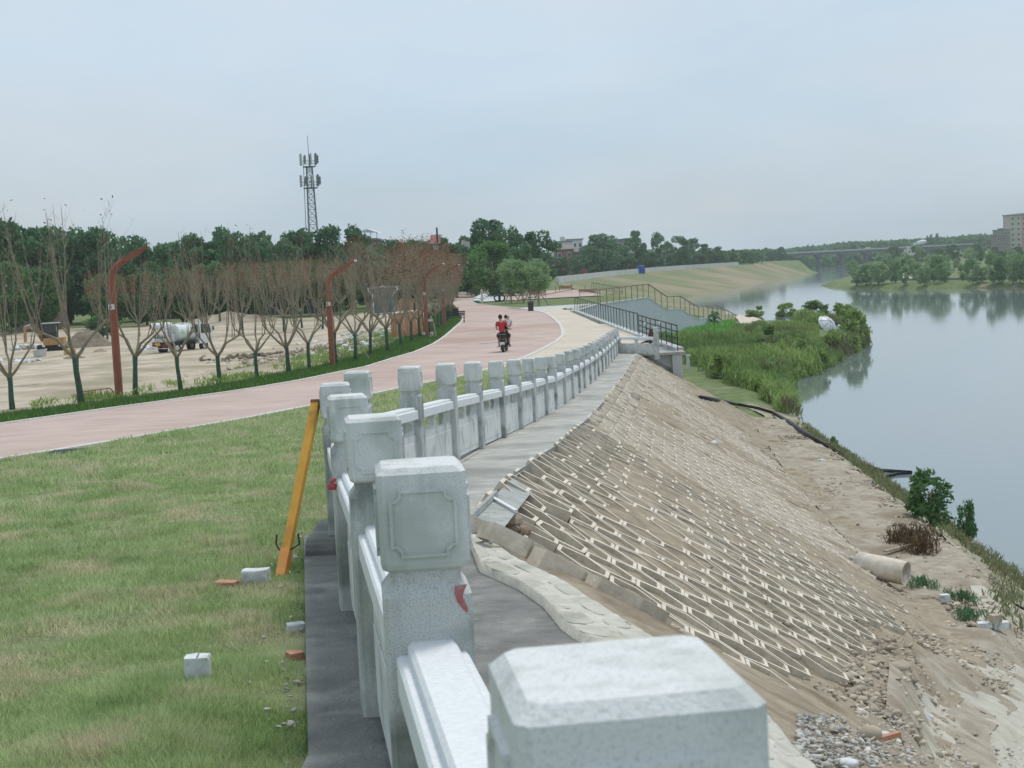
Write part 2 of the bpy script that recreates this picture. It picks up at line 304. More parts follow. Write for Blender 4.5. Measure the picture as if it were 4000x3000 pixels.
t.links.new(mm.outputs[0], bp.inputs['Height']); t.links.new(bp.outputs[0], b.inputs['Normal']); M['water'] = mw

VT = {}
def vnoise(X, Y, s, seed=0):
    """smooth value noise, numpy"""
    if seed not in VT: VT[seed] = np.random.default_rng(seed).random((256,256))
    T = VT[seed]; x = np.asarray(X)/s+1000.3; y = np.asarray(Y)/s+1000.7
    i = np.floor(x).astype(int); j = np.floor(y).astype(int); u = x-i; v = y-j; u = u*u*(3-2*u); v = v*v*(3-2*v)
    a = T[i%256,j%256]; b_ = T[(i+1)%256,j%256]; c = T[i%256,(j+1)%256]; d = T[(i+1)%256,(j+1)%256]
    return (a*(1-u)+b_*u)*(1-v)+(c*(1-u)+d*u)*v-.5
def sheet(name, A, B, nv, m, dz=.0, seg=1.0, rough=None, kind='structure', zfun=None, smooth=True, drop=0):
    """draped ribbon between polylines A and B (matched points), XY only"""
    A = np.array(A, float)[:, :2]; B = np.array(B, float)[:, :2]; PA = []; PB = []
    for i in range(len(A)-1):
        n_ = max(1, int(max(np.linalg.norm(A[i+1]-A[i]), np.linalg.norm(B[i+1]-B[i]))/seg))
        for k in range(n_):
            PA.append(A[i]+(A[i+1]-A[i])*k/n_); PB.append(B[i]+(B[i+1]-B[i])*k/n_)
    PA.append(A[-1]); PB.append(B[-1]); PA = np.array(PA); PB = np.array(PB); nu = len(PA)
    tt = np.linspace(0, 1, nv+1)[None,:,None]; G = PA[:,None,:]*(1-tt)+PB[:,None,:]*tt; X = G[...,0]; Y = G[...,1]
    Z = (zfun or Hz)(X, Y)+dz
    if rough: Z = Z+rough(X, Y)
    if drop: Z[:,0] -= drop; Z[:,-1] -= drop; Z[0,:] -= drop; Z[-1,:] -= drop
    V = np.stack([X, Y, Z], -1).reshape(-1, 3); i = np.arange(nu-1)[:,None]*(nv+1); j = np.arange(nv)[None,:]
    a = (i+j).ravel(); Fc = np.stack([a, a+1, a+nv+2, a+nv+1], -1)
    o = raw(name, V, Fc, 4, m, None, smooth); 
    if kind: o['kind'] = kind
    return o
# ================================================================== SETTING
HAZE = .00020
def grid_axis(a, b, n, k):
    u = np.linspace(math.asinh(a/k), math.asinh(b/k), n); return k*np.sinh(u)
gx = grid_axis(-1150, 1150, 420, 12); gyy = grid_axis(-30, 2150, 520, 26)
X, Y = np.meshgrid(gx, gyy); Z = Hz(X, Y)-.06
near = (Y < 62.5) & (X > crest(Y)-.6) & (X < shore(Y)-.5); Z = np.where(near, Z-.4, Z)
Z = np.where((X < lotx(Y)-3) & (Y < 176) & (X > -.36*Y-22), Z-.5, Z)
Z = np.where((Y > 203) & (Y < 720) & (X > np.interp(Y,[157,160],[15,14])-1) & (X < shore(Y)-1) & (X > crest(Y)-2), Z-.5, Z)
ny, nx = X.shape; idx = (np.arange(ny-1)[:,None]*nx+np.arange(nx-1)[None,:]).ravel()
go = raw('ground', np.stack([X,Y,Z],-1).reshape(-1,3), np.stack([idx,idx+1,idx+nx+1,idx+nx],-1), 4, M['grassbase'], None, False); go['kind'] = 'structure'
wm = MB().add([(2,-30,0),(1150,-30,0),(1150,2150,0),(2,2150,0)], [(0,1,2,3)]).build('river_water', M['water']); wm['kind'] = 'structure'

RP = [(-13,8),(-10.2,16),(-8,23),(-7.2,28.4),(-6.2,34),(-5.2,38.2),(-4,43),(-3.5,45.5),(-2.5,48.8),(-1.9,50.6),(-.8,55.8),(.6,63.3),(1.2,67.4),(2.3,75.7),(2.9,82.6),(3.1,88.1),(3.3,97.6),(3.3,109.8),(3.1,123.5),(2.7,130.2),(1.4,141.2),(-1.4,158.7),(-3.7,173.2),(-4.4,183),(-5,230),(-3.5,300),(2,345)]
LP = [(-20.5,10),(-18,19),(-15.8,26.5),(-14.2,32),(-12.8,36.8),(-11.5,41.8),(-10.2,46),(-9.4,48),(-8.7,50.1),(-8.0,53),(-7.4,55.6),(-6.0,61.9),(-5.3,67.6),(-4.6,72.4),(-4.1,79.9),(-3.9,86),(-3.8,91.9),(-3.6,112.1),(-3.7,122.9),(-4.4,133.9),(-5.4,145),(-6.9,160),(-8.0,172),(-8.8,184),(-9.6,230),(-8.8,300),(-4,350)]
sheet('red_path', LP, RP, 10, M['path'], .03, 1.5)
def kerb(name, pts, wd, hh, m, off=0):
    P = []
    for a, b in zip(pts[:-1], pts[1:]):
        a = np.array(a, float); b = np.array(b, float); n_ = max(1, int(np.linalg.norm(b-a)/1.2)); P += [a+(b-a)*k/n_ for k in range(n_)]
    P.append(np.array(pts[-1], float)); rings = []
    for i, p in enumerate(P):
        t = P[min(i+1,len(P)-1)]-P[max(i-1,0)]; t /= np.linalg.norm(t); n_ = np.array([t[1],-t[0]]); a = p+n_*(off-wd/2); b = p+n_*(off+wd/2)
        za = H1(*a); zb = H1(*b)
        rings.append([(a[0],a[1],za-.08),(b[0],b[1],zb-.08),(b[0],b[1],zb+hh),(a[0],a[1],za+hh)])
    o = MB().loft(rings).build(name, m); o['kind'] = 'structure'; return o
kerb('path_kerb', RP, .20, .075, M['kerb'], .08)
kerb('path_kerb', LP, .16, .07, M['kerb'], -.06)
# fence line
HEADS = [(2452,2735),(1625,1828),(1444,1634),(1347,1549),(1301,1501),(1391,1453),(1597,1434),(1739,1422),(1845,1416),(1936,1411),(2006,1405.5),(2064,1400),(2113,1394),(2152,1392),(2188,1382),(2220,1371),(2247,1364),(2268,1356),(2292,1348),(2311,1339),(2325,1332),(2341,1324),(2355,1316),(2366,1308.5),(2378,1300.6),(2389,1292.7),(2399,1285),(2408,1277)]
ZS = [1.17,3.43,5.6,7.95,10.4,12.6,14.9]+list(np.linspace(17.3,62.5,21))
FP = [atY(h[0],h[1],z) for h, z in zip(HEADS, ZS)]
FP = [np.array([p[0], p[1]+.1, p[2]-1.22]) for p in FP]       # post centres, foot height
FPm1 = FP[0]+(FP[0]-FP[1])
fY = [-3.2,-1.0]+[p[1] for p in FP]; fX = [FPm1[0]+.33,FPm1[0]]+[p[0] for p in FP]
fenceX = lambda y: np.interp(y, fY, fX)
# walkway slab on the river side
ys = [11.86]+[p[1] for p in FP[6:]]+[62.4]
ys = sorted(set([round(float(v),2) for v in ys if v >= 11.86]))
sheet('walkway', [(fenceX(y)-.24,y) for y in ys], [(crest(y)+.02,y) for y in ys], 6, M['concrete'], .035, .6, rough=lambda X,Y:.012*vnoise(X,Y,.7,3))
ed = MB(); pts = [(crest(y)+.02,y) for y in np.arange(11.86,62.1,.5)]
rings = [[(x+.012*math.sin(y*5),y,H1(x-.04,y)+.036),(x+.03+.02*math.sin(y*3.1),y,H1(x-.04,y)-.13),(x-.1,y,H1(x-.04,y)-.16)] for x, y in pts]
o = ed.loft(rings).build('walkway_edge', M['wet']); o['kind'] = 'structure'
BLp = sorted([tuple(hit(*p)[:2]) for p in ((1819,2103),(1859,2233),(2011,2302),(2105,2371),(2170,2457),(2221,2500))], key=lambda p: p[1]); BLy = [p[1] for p in BLp]; BLx = [p[0] for p in BLp]
sheet('cement_landing', [(fenceX(y)-.1,y) for y in np.linspace(0,11.9,13)], [(min(crest(y)+.03, float(np.interp(y,BLy,BLx))+.08),y) for y in np.linspace(0,11.9,13)], 6, M['wet'], -.005, .5, rough=lambda X,Y:.01*vnoise(X,Y,.6,5))
lf = [hit(x,y)[:2] for x, y in ((1208,2998),(1204,2850),(1200,2700),(1197,2550),(1194,2400),(1191,2250),(1189,2120))]
fl = [(lf[0][0]-.02,-2),(lf[0][0],2.0)]+[tuple(p) for p in lf]
sheet('footing_strip', fl, [(fenceX(p[1])+.12,p[1]) for p in fl], 4, M['wet'], .05, .5, rough=lambda X,Y:.012*vnoise(X,Y,.5,9))
y11 = fl[-1][1]
ys2 = list(np.linspace(y11, 56, 20))
sheet('footing_strip', [(fenceX(y)-.28,y) for y in ys2], [(fenceX(y)+.1,y) for y in ys2], 2, M['concrete'], .04, .8)
flx = lambda y: float(np.interp(y, [p[1] for p in fl]+ys2[1:], [p[0] for p in fl]+[float(fenceX(v))-.28 for v in ys2[1:]]))
rY = [p[1] for p in RP]; rX = [p[0] for p in RP]; pathR = lambda y: float(np.interp(y, rY, rX))
yl = list(np.linspace(2,9,8))+list(np.linspace(10,56,40))
sheet('lawn', [(pathR(y)+(.15 if y > 8 else -2*(8-y)/3),y) for y in yl], [(flx(y)+.02,y) for y in yl], 34, M['lawnbase'], .0, .35, rough=lambda X,Y:.05*vnoise(X,Y,1.3,1)+.03*vnoise(X,Y,.35,2), drop=.0)
sheet('beige_path', [(-1.9,50.6),(-.8,55.8),(.6,63.3),(2.0,73),(2.9,82.6),(3.3,97.6),(3.3,109.8),(3.0,126),(1.9,137)], [(2.75,50.6),(3.4,55.8),(4.25,62.3),(6.9,73),(6.6,82),(6.35,98),(6.1,110),(5.7,127),(6.6,137)], 6, M['beige'], .036, 1.5)
sheet('grey_pavement', [(1.9,137),(.5,143),(-.2,147)], [(6.6,137),(9,143.5),(11.2,150)], 4, M['pale'], .03, 1.5)
# verge beside the lamp row, dirt lot
vl = [p for p in LP if p[1] < 320]
sheet('grass_verge', [(p[0]-2.6,p[1]+1.2) for p in vl], [(p[0]-.12,p[1]) for p in vl], 5, M['grassbase'], .0, 1.0, rough=lambda X,Y:.05*vnoise(X,Y,.8,4)+.03)
ly = [14,20,28,36,44,52,60,70,82,95,110,125,140,160,178]
sheet('dirt_lot', [(-.36*y-24,y+2) for y in ly], [(float(lotx(y))-2.4-.3*math.sin(y),y+1.2) for y in ly], 60, M['dirt'], .0, 1.0, rough=lambda X,Y:.35*vnoise(X,Y,9,6)+.12*vnoise(X,Y,2.5,7)+.05*vnoise(X,Y,.8,8)+.05, drop=.6)
# plaza beyond the bend
sheet('plaza_paving', [(-3.9,186),(-4.2,250)], [(12.2,186),(11,250)], 8, M['path'], .04, 4)
sheet('white_paving', [(-4.0,184),(-4.4,236)], [(-.6,184),(-.6,236)], 4, M['pale'], .06, 4)
# embankment
def toe(y):
    top = EYE-g(y); zb = np.interp(y, QY, QZ); ex = np.interp(y, EY_, EX_)-crest(y); return min((top-zb)/.62, ex-.3)
ye = list(np.arange(3.0,62.01,1.0))
soilr = lambda X,Y: .05*vnoise(X,Y,.45,11)+.04*vnoise(X,Y,.17,12)+.09*vnoise(X,Y,1.9,13)+.004+.024*sstep(17,30,Y)-.07*np.exp(-np.maximum(X-crest(Y),0)/.5)
sheet('embankment_soil', [(crest(y)-(.02 if y > 11.9 else .5),y) for y in ye], [(crest(y)+toe(y)+.5,y) for y in ye], 66, M['soil'], 0, .12, rough=soilr)
sheet('riverside_bench', [(crest(y)+toe(y)-.15,y) for y in ye], [(np.interp(y,EY_,EX_)+.7,y) for y in ye], 20, M['soil2'], 0, .16, rough=lambda X,Y: .09*vnoise(X,Y,.5,21)+.06*vnoise(X,Y,.2,22)+.12*vnoise(X,Y,2,23))
sheet('lower_bank', [(np.interp(y,EY_,EX_)+.1,y) for y in ye[25:]+[66,72,80,88]], [(shore(y)+.8,y) for y in ye[25:]+[66,72,80,88]], 30, mat('lower_bank_earth', (.33,.29,.20), (.46,.42,.32), rough=.95, sc1=2.5, bump=.7, bsc=18, c3=(.20,.22,.10), p3=.55, sc3=.5, detail=9), 0, .3, rough=lambda X,Y: .12*vnoise(X,Y,.9,31)+.07*vnoise(X,Y,.3,32))
sheet('gravel_bank', [(np.interp(y,EY_,EX_)-.25,y) for y in ye[:27]], [(shore(y)+.8,y) for y in ye[:27]], 60, mat('gravel_bank_earth', (.47,.44,.36), (.59,.555,.465), rough=.95, sc1=5, bump=.8, bsc=30, c3=(.38,.35,.26), p3=.64, sc3=1.1, detail=10), 0, .2, rough=lambda X,Y: .07*vnoise(X,Y,.7,33)+.05*vnoise(X,Y,.2,34))
yf = [202,212,225,250,285,320,356,376,413,441,470,504,540,600,644,700]
sheet('far_bank', [(crest(y)-.5,y) for y in yf], [(shore(y)+.5,y) for y in yf], 24, M['farbank'], .0, 4, rough=lambda X,Y: .3*vnoise(X,Y,7,41))
# low pale wall along the far bank crest
rw = MB(); fw = [(crest(y),y) for y in list(np.linspace(352,610,60))]
rings = [[(x-.2,y,H1(x-.6,y)-.2),(x+.5,y+.5,H1(x-.6,y)-.6),(x+.3,y+.2,H1(x-.6,y)+1.35),(x-.2,y,H1(x-.6,y)+1.35)] for x, y in fw]
tag(rw.loft(rings).build('river_wall', M['pale']), 'long low pale concrete wall along the top of the far curving grass bank', 'low wall')
# ------------------------------------------------------------------ stone band (mortared flagging) down the near edge
bl = [(1819,2103),(1859,2233),(2011,2302),(2105,2371),(2170,2457),(2221,2500),(2420,2620),(2700,2830),(2900,2985),(3080,3110)]
br = [(1917,2128),(2018,2197),(2206,2291),(2351,2385),(2481,2464),(2560,2515),(2720,2620),(3020,2820),(3155,2998),(3300,3110)]
BL = [hit(*p) for p in bl]; BR = [hit(*p) for p in br]
band = thing('stone_coping', 'cream mortared flagstone band running down the slope beside the dark cement', 'stone coping', BL[1])
def bpos(u, v):
    k = min(int(u), len(BL)-2); f = u-k; a = BL[k]*(1-f)+BL[k+1]*f; b = BR[k]*(1-f)+BR[k+1]*f; return a*(1-v)+b*v
M['flag'] = mat('cream_flagstone', (.48,.47,.40), (.60,.58,.50), rough=.85, sc1=7, bump=.4, bsc=30, c3=(.36,.36,.29), p3=.62, sc3=3)
M['mortar'] = mat('cream_mortar', (.54,.52,.45), (.66,.63,.55), rough=.9, sc1=9, bump=.5, bsc=35, c3=(.40,.39,.30), p3=.64, sc3=4)
vs = []; nu_, nv_ = 70, 10
for i in range(nu_+1):
    u = (len(BL)-1)*i/nu_
    for j in range(nv_+1):
        v = j/nv_; q = bpos(min(u,len(BL)-1.001), v); e = .045 if 0 < j < nv_ else -.15
        vs.append((q[0],q[1],q[2]+e+.012*random.random()))
fs = [(i*(nv_+1)+j,i*(nv_+1)+j+1,(i+1)*(nv_+1)+j+1,(i+1)*(nv_+1)+j) for i in range(nu_) for j in range(nv_)]
wpart('mortar_bed', MB().add(vs, fs), M['mortar'], band, True)
rr = random.Random(3); u = .5
while u < len(BL)-1.6:
    du = .75+.3*rr.random() if u < 5 else .4
    for v0, v1 in ((.07,.5),(.55,.93)):
        uo = u+(.25 if v0 > .3 else 0); poly = []
        for k in range(11):
            a = 2*math.pi*k/11+.2*rr.random(); rr_ = .86+.14*rr.random()
            ce, se = math.copysign(abs(math.cos(a))**.7, math.cos(a)), math.copysign(abs(math.sin(a))**.7, math.sin(a))
            q = bpos(min(max(uo+du*.46*rr_*ce,0),len(BL)-1.01), (v0+v1)/2+(v1-v0)*.47*rr_*se); poly.append(q)
        c = sum(poly)/len(poly)
        mb = MB().loft([[(q[0],q[1],q[2]+.02) for q in poly],[(q[0],q[1],q[2]+.052) for q in poly],[tuple(np.array([c[0],c[1],c[2]])*.12+np.array([q[0],q[1],q[2]])*.88+np.array([0,0,.054])) for q in poly]])
        wpart('stone', mb, M['flag'], band)
    u += du
# ------------------------------------------------------------------ honeycomb blocks
TH = math.atan(.62); RB = .3
def hexring(R_, z): return [(R_*math.cos(math.radians(30+60*k)), R_*math.sin(math.radians(30+60*k)), z) for k in range(6)]
vs = hexring(RB,0)+hexring(RB,.13)+hexring(RB-.044,.13)+hexring(RB-.044,0)
fs = [(a*6+k, a*6+(k+1)%6, (a+1)*6+(k+1)%6, (a+1)*6+k) for a in range(3) for k in range(6)]
hexme = MB().add(vs, fs).mesh('paving_block', M['block'])
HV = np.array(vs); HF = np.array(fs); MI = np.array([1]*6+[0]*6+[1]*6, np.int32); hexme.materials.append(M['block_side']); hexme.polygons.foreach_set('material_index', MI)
toe_px = [(3082,2700),(3250,2620),(3350,2560),(3400,2500),(3520,2410),(3470,2290),(3349,2155),(3255,2045),(3176,1935),(2980,1760),(2850,1650),(2700,1530),(2600,1440)]
TP = sorted([tuple(hit(*p)[:2]) for p in toe_px], key=lambda p: p[1])
toeX = lambda y: float(np.interp(y, [p[1] for p in TP], [p[0] for p in TP]))
BRs = sorted([tuple(p[:2]) for p in BR], key=lambda p: p[0])
bandY = lambda x: float(np.interp(x, [p[0] for p in BRs], [p[1] for p in BRs]))
blocks = []; s = 9.0; row = 0
while s < 61.2:
    ti = (crest(s+.5)-crest(s-.5)); tz = (EYE-g(s+.5))-(EYE-g(s-.5)); uy = Vector((ti,1,tz)).normalized()
    ux = Vector((math.cos(TH),0,-math.sin(TH))); un = ux.cross(uy).normalized(); ux = uy.cross(un).normalized()
    k = 0
    while True:
        ds = .22+.53*(k-(1 if s < 11.5 else 0))+(.265 if row%2 else 0); k += 1
        if ds > 7.2: break
        P = Vector((float(crest(s)),s,float(EYE-g(s))))+ux*ds
        if P.x > toeX(P.y)-.1+.8*vnoise(0,P.y,.6,5): break
        if P.y < bandY(P.x)+.16 or P.y < 9.5: continue
        nz = float(vnoise(P.x,P.y,2.3,77)); rr_ = rng.random()
        if rr_ < .02 or (nz > .46): continue
        jit = 1 if ds < .9 else .35
        off = -.096+.02*rng.standard_normal()*jit-max(0,nz-.2)*.18+(.03 if ds < .6 else 0)
        P = P+un*off+Vector((0,.012*rng.standard_normal(),0))
        rot = Matrix((ux,uy,un)).transposed()@Euler((.03*jit*rng.standard_normal(),.05*jit*rng.standard_normal(),.03*jit*rng.standard_normal())).to_matrix()
        blocks.append((P.length, P, rot))
    s += .462*float(uy.y); row += 1
emb = thing('honeycomb_paving', 'precast hexagonal honeycomb block paving covering the earth slope below the balustrade', 'slope paving', (2,20,6.5))
blocks.sort(key=lambda b: b[0]); VV = []; FFs = []; nb = 0
for i, (_, P, rot) in enumerate(blocks):
    if i < 290:
        o = link('paving_block', hexme, emb); o.matrix_basis = Matrix.Translation(P-emb.location)@rot.to_4x4()
    else:
        VV.append(HV@np.array(rot).T+np.array(P)); FFs.append(HF+nb*24); nb += 1
if nb:
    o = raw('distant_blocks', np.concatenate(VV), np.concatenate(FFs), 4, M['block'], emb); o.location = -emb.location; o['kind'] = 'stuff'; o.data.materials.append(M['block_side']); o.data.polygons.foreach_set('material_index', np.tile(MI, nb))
print('blocks', len(blocks))
# ------------------------------------------------------------------ rubble
def rocks(name, pts, sizes, m, parent=None, sub=1):
    base = MB().ell((0,0,0),(1,1,.7),6,4); BV = np.array(base.v); tri = [f if len(f) == 4 else f+(f[-1],) for f in base.f]
    V = []; Fq = []; Ft = []; n_ = 0
    q = np.array([f for f in base.f if len(f) == 4]); t3 = np.array([f for f in base.f if len(f) == 3])
    F3 = np.concatenate([t3, q[:,[0,1,2]], q[:,[0,2,3]]])
    for p, s_ in zip(pts, sizes):
        A = Euler((rng.normal()*.3,rng.normal()*.3,rng.random()*6.3)).to_matrix(); sc_ = np.array([s_*(.8+.7*rng.random()),s_*(.6+.5*rng.random()),s_*(.35+.5*rng.random())])
        V.append(((BV*(1+.24*rng.standard_normal((len(BV),1))+.1*rng.standard_normal(BV.shape)))*sc_)@np.array(A).T+np.array(p)+np.array([0,0,s_*.15])); Fq.append(F3+n_*len(BV)); n_ += 1
    return raw(name, np.concatenate(V), np.concatenate(Fq), 3, m, parent)
M['rock'] = mat('rubble_stone', (.36,.30,.22), (.56,.49,.39), rough=.95, sc1=4, island=.3)
yr = 10+50*rng.random(11000)**1.35; te = np.array([toe(v) for v in yr]); ar = crest(yr)+te-.6; xr = ar+(np.interp(yr,EY_,EX_)+.5-ar)*rng.random(11000)
ok_ = vnoise(xr,yr,1.4,55) > -.22; xr = xr[ok_]; yr = yr[ok_]; sr = (.012+.038*rng.random(len(xr))**4*1.5)
y2_ = 10+42*rng.random(5200)**1.6; t2_ = np.array([toe(v) for v in y2_]); x2_ = crest(y2_)+.1+(t2_-.2)*rng.random(5200); ok_ = vnoise(x2_,y2_,1.6,56) > 0
x2_ = x2_[ok_]; y2_ = y2_[ok_]; s2_ = .012+.028*rng.random(len(x2_))**2
xr = np.concatenate([xr,x2_]); yr = np.concatenate([yr,y2_]); pts = np.stack([xr,yr,Hz(xr,yr)],-1); sz = np.concatenate([sr,s2_])
tag(rocks('rubble', pts, sz, M['rock']), 'loose stones and soil crumbs strewn over the bench below the honeycomb slope', 'rubble', kind='stuff')
pts = []; sz = []
for k in range(1100):
    px = 3120+900*rng.random()**1.6; py = 2800+205*rng.random()**.8; p = hit(px,py)
    pts.append((p[0],p[1],p[2]+.01)); sz.append(.007+.02*rng.random()**3)
M['grock'] = mat('grey_chippings', (.36,.35,.31), (.58,.56,.51), rough=.9, sc1=6, island=.3)
tag(rocks('gravel', pts, sz, M['grock']), 'grey broken stone chippings at the foot of the stone band', 'gravel', kind='stuff')

# ================================================================== STONE BALUSTRADE
W2 = .105
def oring(cx, cy, z, hx, hy, ch): return [(cx-hx+ch,cy-hy,z),(cx+hx-ch,cy-hy,z),(cx+hx,cy-hy+ch,z),(cx+hx,cy+hy-ch,z),(cx+hx-ch,cy+hy,z),(cx-hx+ch,cy+hy,z),(cx-hx,cy+hy-ch,z),(cx-hx,cy-hy+ch,z)]
HP = 1.22
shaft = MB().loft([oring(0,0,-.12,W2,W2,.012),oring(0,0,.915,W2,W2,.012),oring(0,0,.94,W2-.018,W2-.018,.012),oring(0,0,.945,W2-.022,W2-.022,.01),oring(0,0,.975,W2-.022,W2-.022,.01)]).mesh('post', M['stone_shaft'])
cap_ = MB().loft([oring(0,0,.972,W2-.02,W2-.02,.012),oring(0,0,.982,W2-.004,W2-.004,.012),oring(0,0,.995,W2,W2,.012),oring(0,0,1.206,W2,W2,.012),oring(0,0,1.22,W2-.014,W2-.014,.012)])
a, b_, nn = .080, .080, .024
cart = []
for sx_, sy_ in ((1,1),(-1,1),(-1,-1),(1,-1)):
    arc = [(a-nn*1.0, b_),(a-nn*1.0, b_-nn*.55),(a-nn*.55, b_-nn),(a, b_-nn)]
    arc = [(p[0]*sx_, p[1]*sy_) for p in arc]
    cart += arc if sx_*sy_ < 0 and False else (arc[::-1] if sx_*sy_ > 0 else arc)
cart_in = [(p[0]*.9, p[1]*.91) for p in cart]
for ang in range(4):
    c, s_ = round(math.cos(ang*math.pi/2)), round(math.sin(ang*math.pi/2)); un = (s_, -c, 0); ux = (c, s_, 0)
    o0 = Vector((un[0]*(W2-.001), un[1]*(W2-.001), 1.09))
    r0 = [o0+Vector(ux)*p[0]+Vector((0,0,1))*p[1] for p in cart]; r1 = [q+Vector(un)*.008 for q in r0]
    i1 = [o0+Vector(ux)*p[0]+Vector((0,0,1))*p[1]+Vector(un)*.008 for p in cart_in]; i0 = [q-Vector(un)*.006 for q in i1]
    cap_.loft([r0,r1,i1,i0], cap=False); n_ = len(cart); base = len(cap_.v)-n_; cap_.f.append(tuple(base+k for k in range(n_)))
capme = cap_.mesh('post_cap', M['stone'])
fence = thing('stone_balustrade', 'pale granite balustrade with square carved post heads curving away down the slope', 'balustrade', (FP[4][0],FP[4][1],FP[4][2]))
ALL = [FPm1+np.array([0,0,-.0])]+FP
for i, p in enumerate(ALL):
    q0 = ALL[max(i-1,0)]; q1 = ALL[min(i+1,len(ALL)-1)]; yaw = math.atan2(-(q1[0]-q0[0]), q1[1]-q0[1])
    po = link('post', shaft, fence); po.location = Vector(p)-fence.location; po.rotation_euler = (0,0,yaw+.02*rng.standard_normal())
    link('post_cap', capme, po)
def span(p, q, mid=True, panel_m=None):
    p = Vector(p); q = Vector(q); d = q-p; Ld = math.hypot(d.x,d.y); ux = Vector((d.x/Ld,d.y/Ld,d.z/Ld)); uy = Vector((-d.y/Ld,d.x/Ld,0)); uz = Vector((0,0,1))
    def P(x,y,z): return p+ux*x+uy*y+uz*z
    x0, x1 = W2-.012, Ld-W2+.012
    def bx(mb, xa, xb, ya, yb, za, zb, ch=.0):
        if ch: return mb.loft([[P(x,ya,za),P(x,yb,za),P(x,yb,zb-ch),P(x,yb-ch,zb),P(x,ya+ch,zb),P(x,ya,zb-ch)] for x in (xa,xb)])
        return mb.loft([[P(x,ya,za),P(x,yb,za),P(x,yb,zb),P(x,ya,zb)] for x in (xa,xb)])
    pan = MB(); bx(pan, x0, x1, -.045, .045, .085, .52)
    pan2 = []
    # three vase shaped supports: centre and both ends
    for cx, half in ((Ld/2,0),(x0+.03,1),(x1-.03,-1)):
        prof = [(0.0,.19),(.03,.13),(.06,.055),(.09,.045),(.12,.06),(.155,.15),(.175,.20)]
        rg = []
        for z_, hw in prof:
            l_, r_ = (cx-hw*.9, cx+hw*.9); l_ = max(l_, x0); r_ = min(r_, x1)
            rg.append([P(l_,-.036,.515+z_),P(r_,-.036,.515+z_),P(r_,.036,.515+z_),P(l_,.036,.515+z_)])
        pan.loft(rg)
    # raised rectangle on both faces
    for sgn in (-1,1):
        ya, yb = (-.051,-.044) if sgn < 0 else (.044,.051)
        bx(pan, x0+.12, x1-.12, ya, yb, .15, .45, .004)
    o = wpart('panel', pan, M['stone'], fence)
    rl = MB(); bx(rl, x0-.01, x1+.01, -.085, .085, .685, .775, .008); bx(rl, x0-.01, x1+.01, -.058, .058, .774, .805, .010)
    wpart('handrail', rl, M['stone_rail'], fence)
for a_, b2 in zip(ALL[:-1], ALL[1:]): span(a_, b2)
# last two posts and the wide cross panel at the far end
E0 = FP[-1]; E1 = hit(2566,1390); E1 = atZ(2566,1390,float(E0[2]))
E1 = np.array([E1[0],E1[1],E0[2]-.02]); 
po = link('post', shaft, fence); po.location = Vector(E1)-fence.location; link('post_cap', capme, po)
span(E0, E1)
# red paint smear, red rag, cord and marks on the near posts
p2 = Vector(FP[1]); 
yaw2 = math.atan2(-(FP[2][0]-FP[0][0]), FP[2][1]-FP[0][1])
def facept(px, py, Yd): return Vector(atY(px,py,Yd))
fy = FP[1][1]-W2-.004
sm = [(1776,2290),(1800,2284),(1824,2282),(1812,2310),(1806,2332),(1818,2352),(1828,2372),(1826,2394),(1806,2378),(1788,2352),(1776,2322)]
Rz = Matrix.Rotation(yaw2, 3, 'Z'); nrm = Rz@Vector((0,-1,0)); o_ = Vector((FP[1][0],FP[1][1],0))+nrm*(W2+.003)
pts3 = []
for px, py in sm:
    d = Vector(ray(px,py)); o3 = Vector((0,0,EYE)); tt_ = (o_-o3).dot(nrm)/d.dot(nrm); pts3.append(o3+d*tt_)
M['redpaint'] = mat('red_spray_paint', (.50,.09,.09), (.40,.20,.19), rough=.7, sc1=60, c3=(.45,.36,.36), p3=.62, sc3=40)
mb = MB().loft([pts3, [q+nrm*.0015 for q in pts3]]); wpart('paint_smear', mb, M['redpaint'], fence)
rg = thing('red_rag', 'crumpled red plastic rag tied to the side of the fourth balustrade post', 'rag', atY(1302,1902,FP[3][1]-.2))
M['rag'] = mat('red_plastic_rag', (.50,.06,.08), (.60,.14,.15), rough=.5, sc1=40)
mb = MB()
for k in range(5):
    mb.ell((rng.normal()*.008,rng.normal()*.008,rng.normal()*.014),(.016+.01*rng.random(),.013,.012+.014*rng.random()),6,4,Euler((rng.random()*3,rng.random()*3,0)).to_matrix())
mb.build('cloth', M['rag'], rg)
MB().tube([(0,0,.01),(.012,.03,.05),(.022,.10,.085),(.06,.14,.10)], .002, 4).build('cord', M['kerb'], rg)

# ================================================================== OBJECTS NEAR THE BALUSTRADE
yb0 = hit(1098,2262); yb1 = atY(1234,1572,FP[4][1]-.02)
yp = thing('yellow_prop', 'ochre yellow square steel tube leaning against the post heads beside the lawn', 'steel prop', yb0)
dv = Vector(yb1)-Vector(yb0); st = yb0+np.array(dv)*.14
wpart('tube', MB().beam(st, yb1, .055, .055), M['yellow'], yp)
wpart('foot', MB().beam(yb0-np.array(dv)*.02, st+np.array(dv)*.01, .062, .075), mat('orange_foot_paint', (.62,.25,.05), (.70,.33,.10), rough=.55, sc1=9), yp)
wpart('rim', MB().beam(np.array(yb1)-np.array(dv)*.012, np.array(yb1)+np.array(dv)*.004, .062, .062), mat('rusty_rim', (.20,.09,.04), rough=.8), yp)
pth = MB(); q = Vector(yb0)+dv*.17
pth.tube([q+Vector((-.06,-.03,.09)),q+Vector((-.07,-.03,.03)),q+Vector((-.05,-.035,-.01)),q+Vector((.03,-.04,-.01)),q+Vector((.085,-.03,.02)),q+Vector((.08,-.03,.09))], .007, 5)
wpart('hook', pth, M['darkbark'], yp)
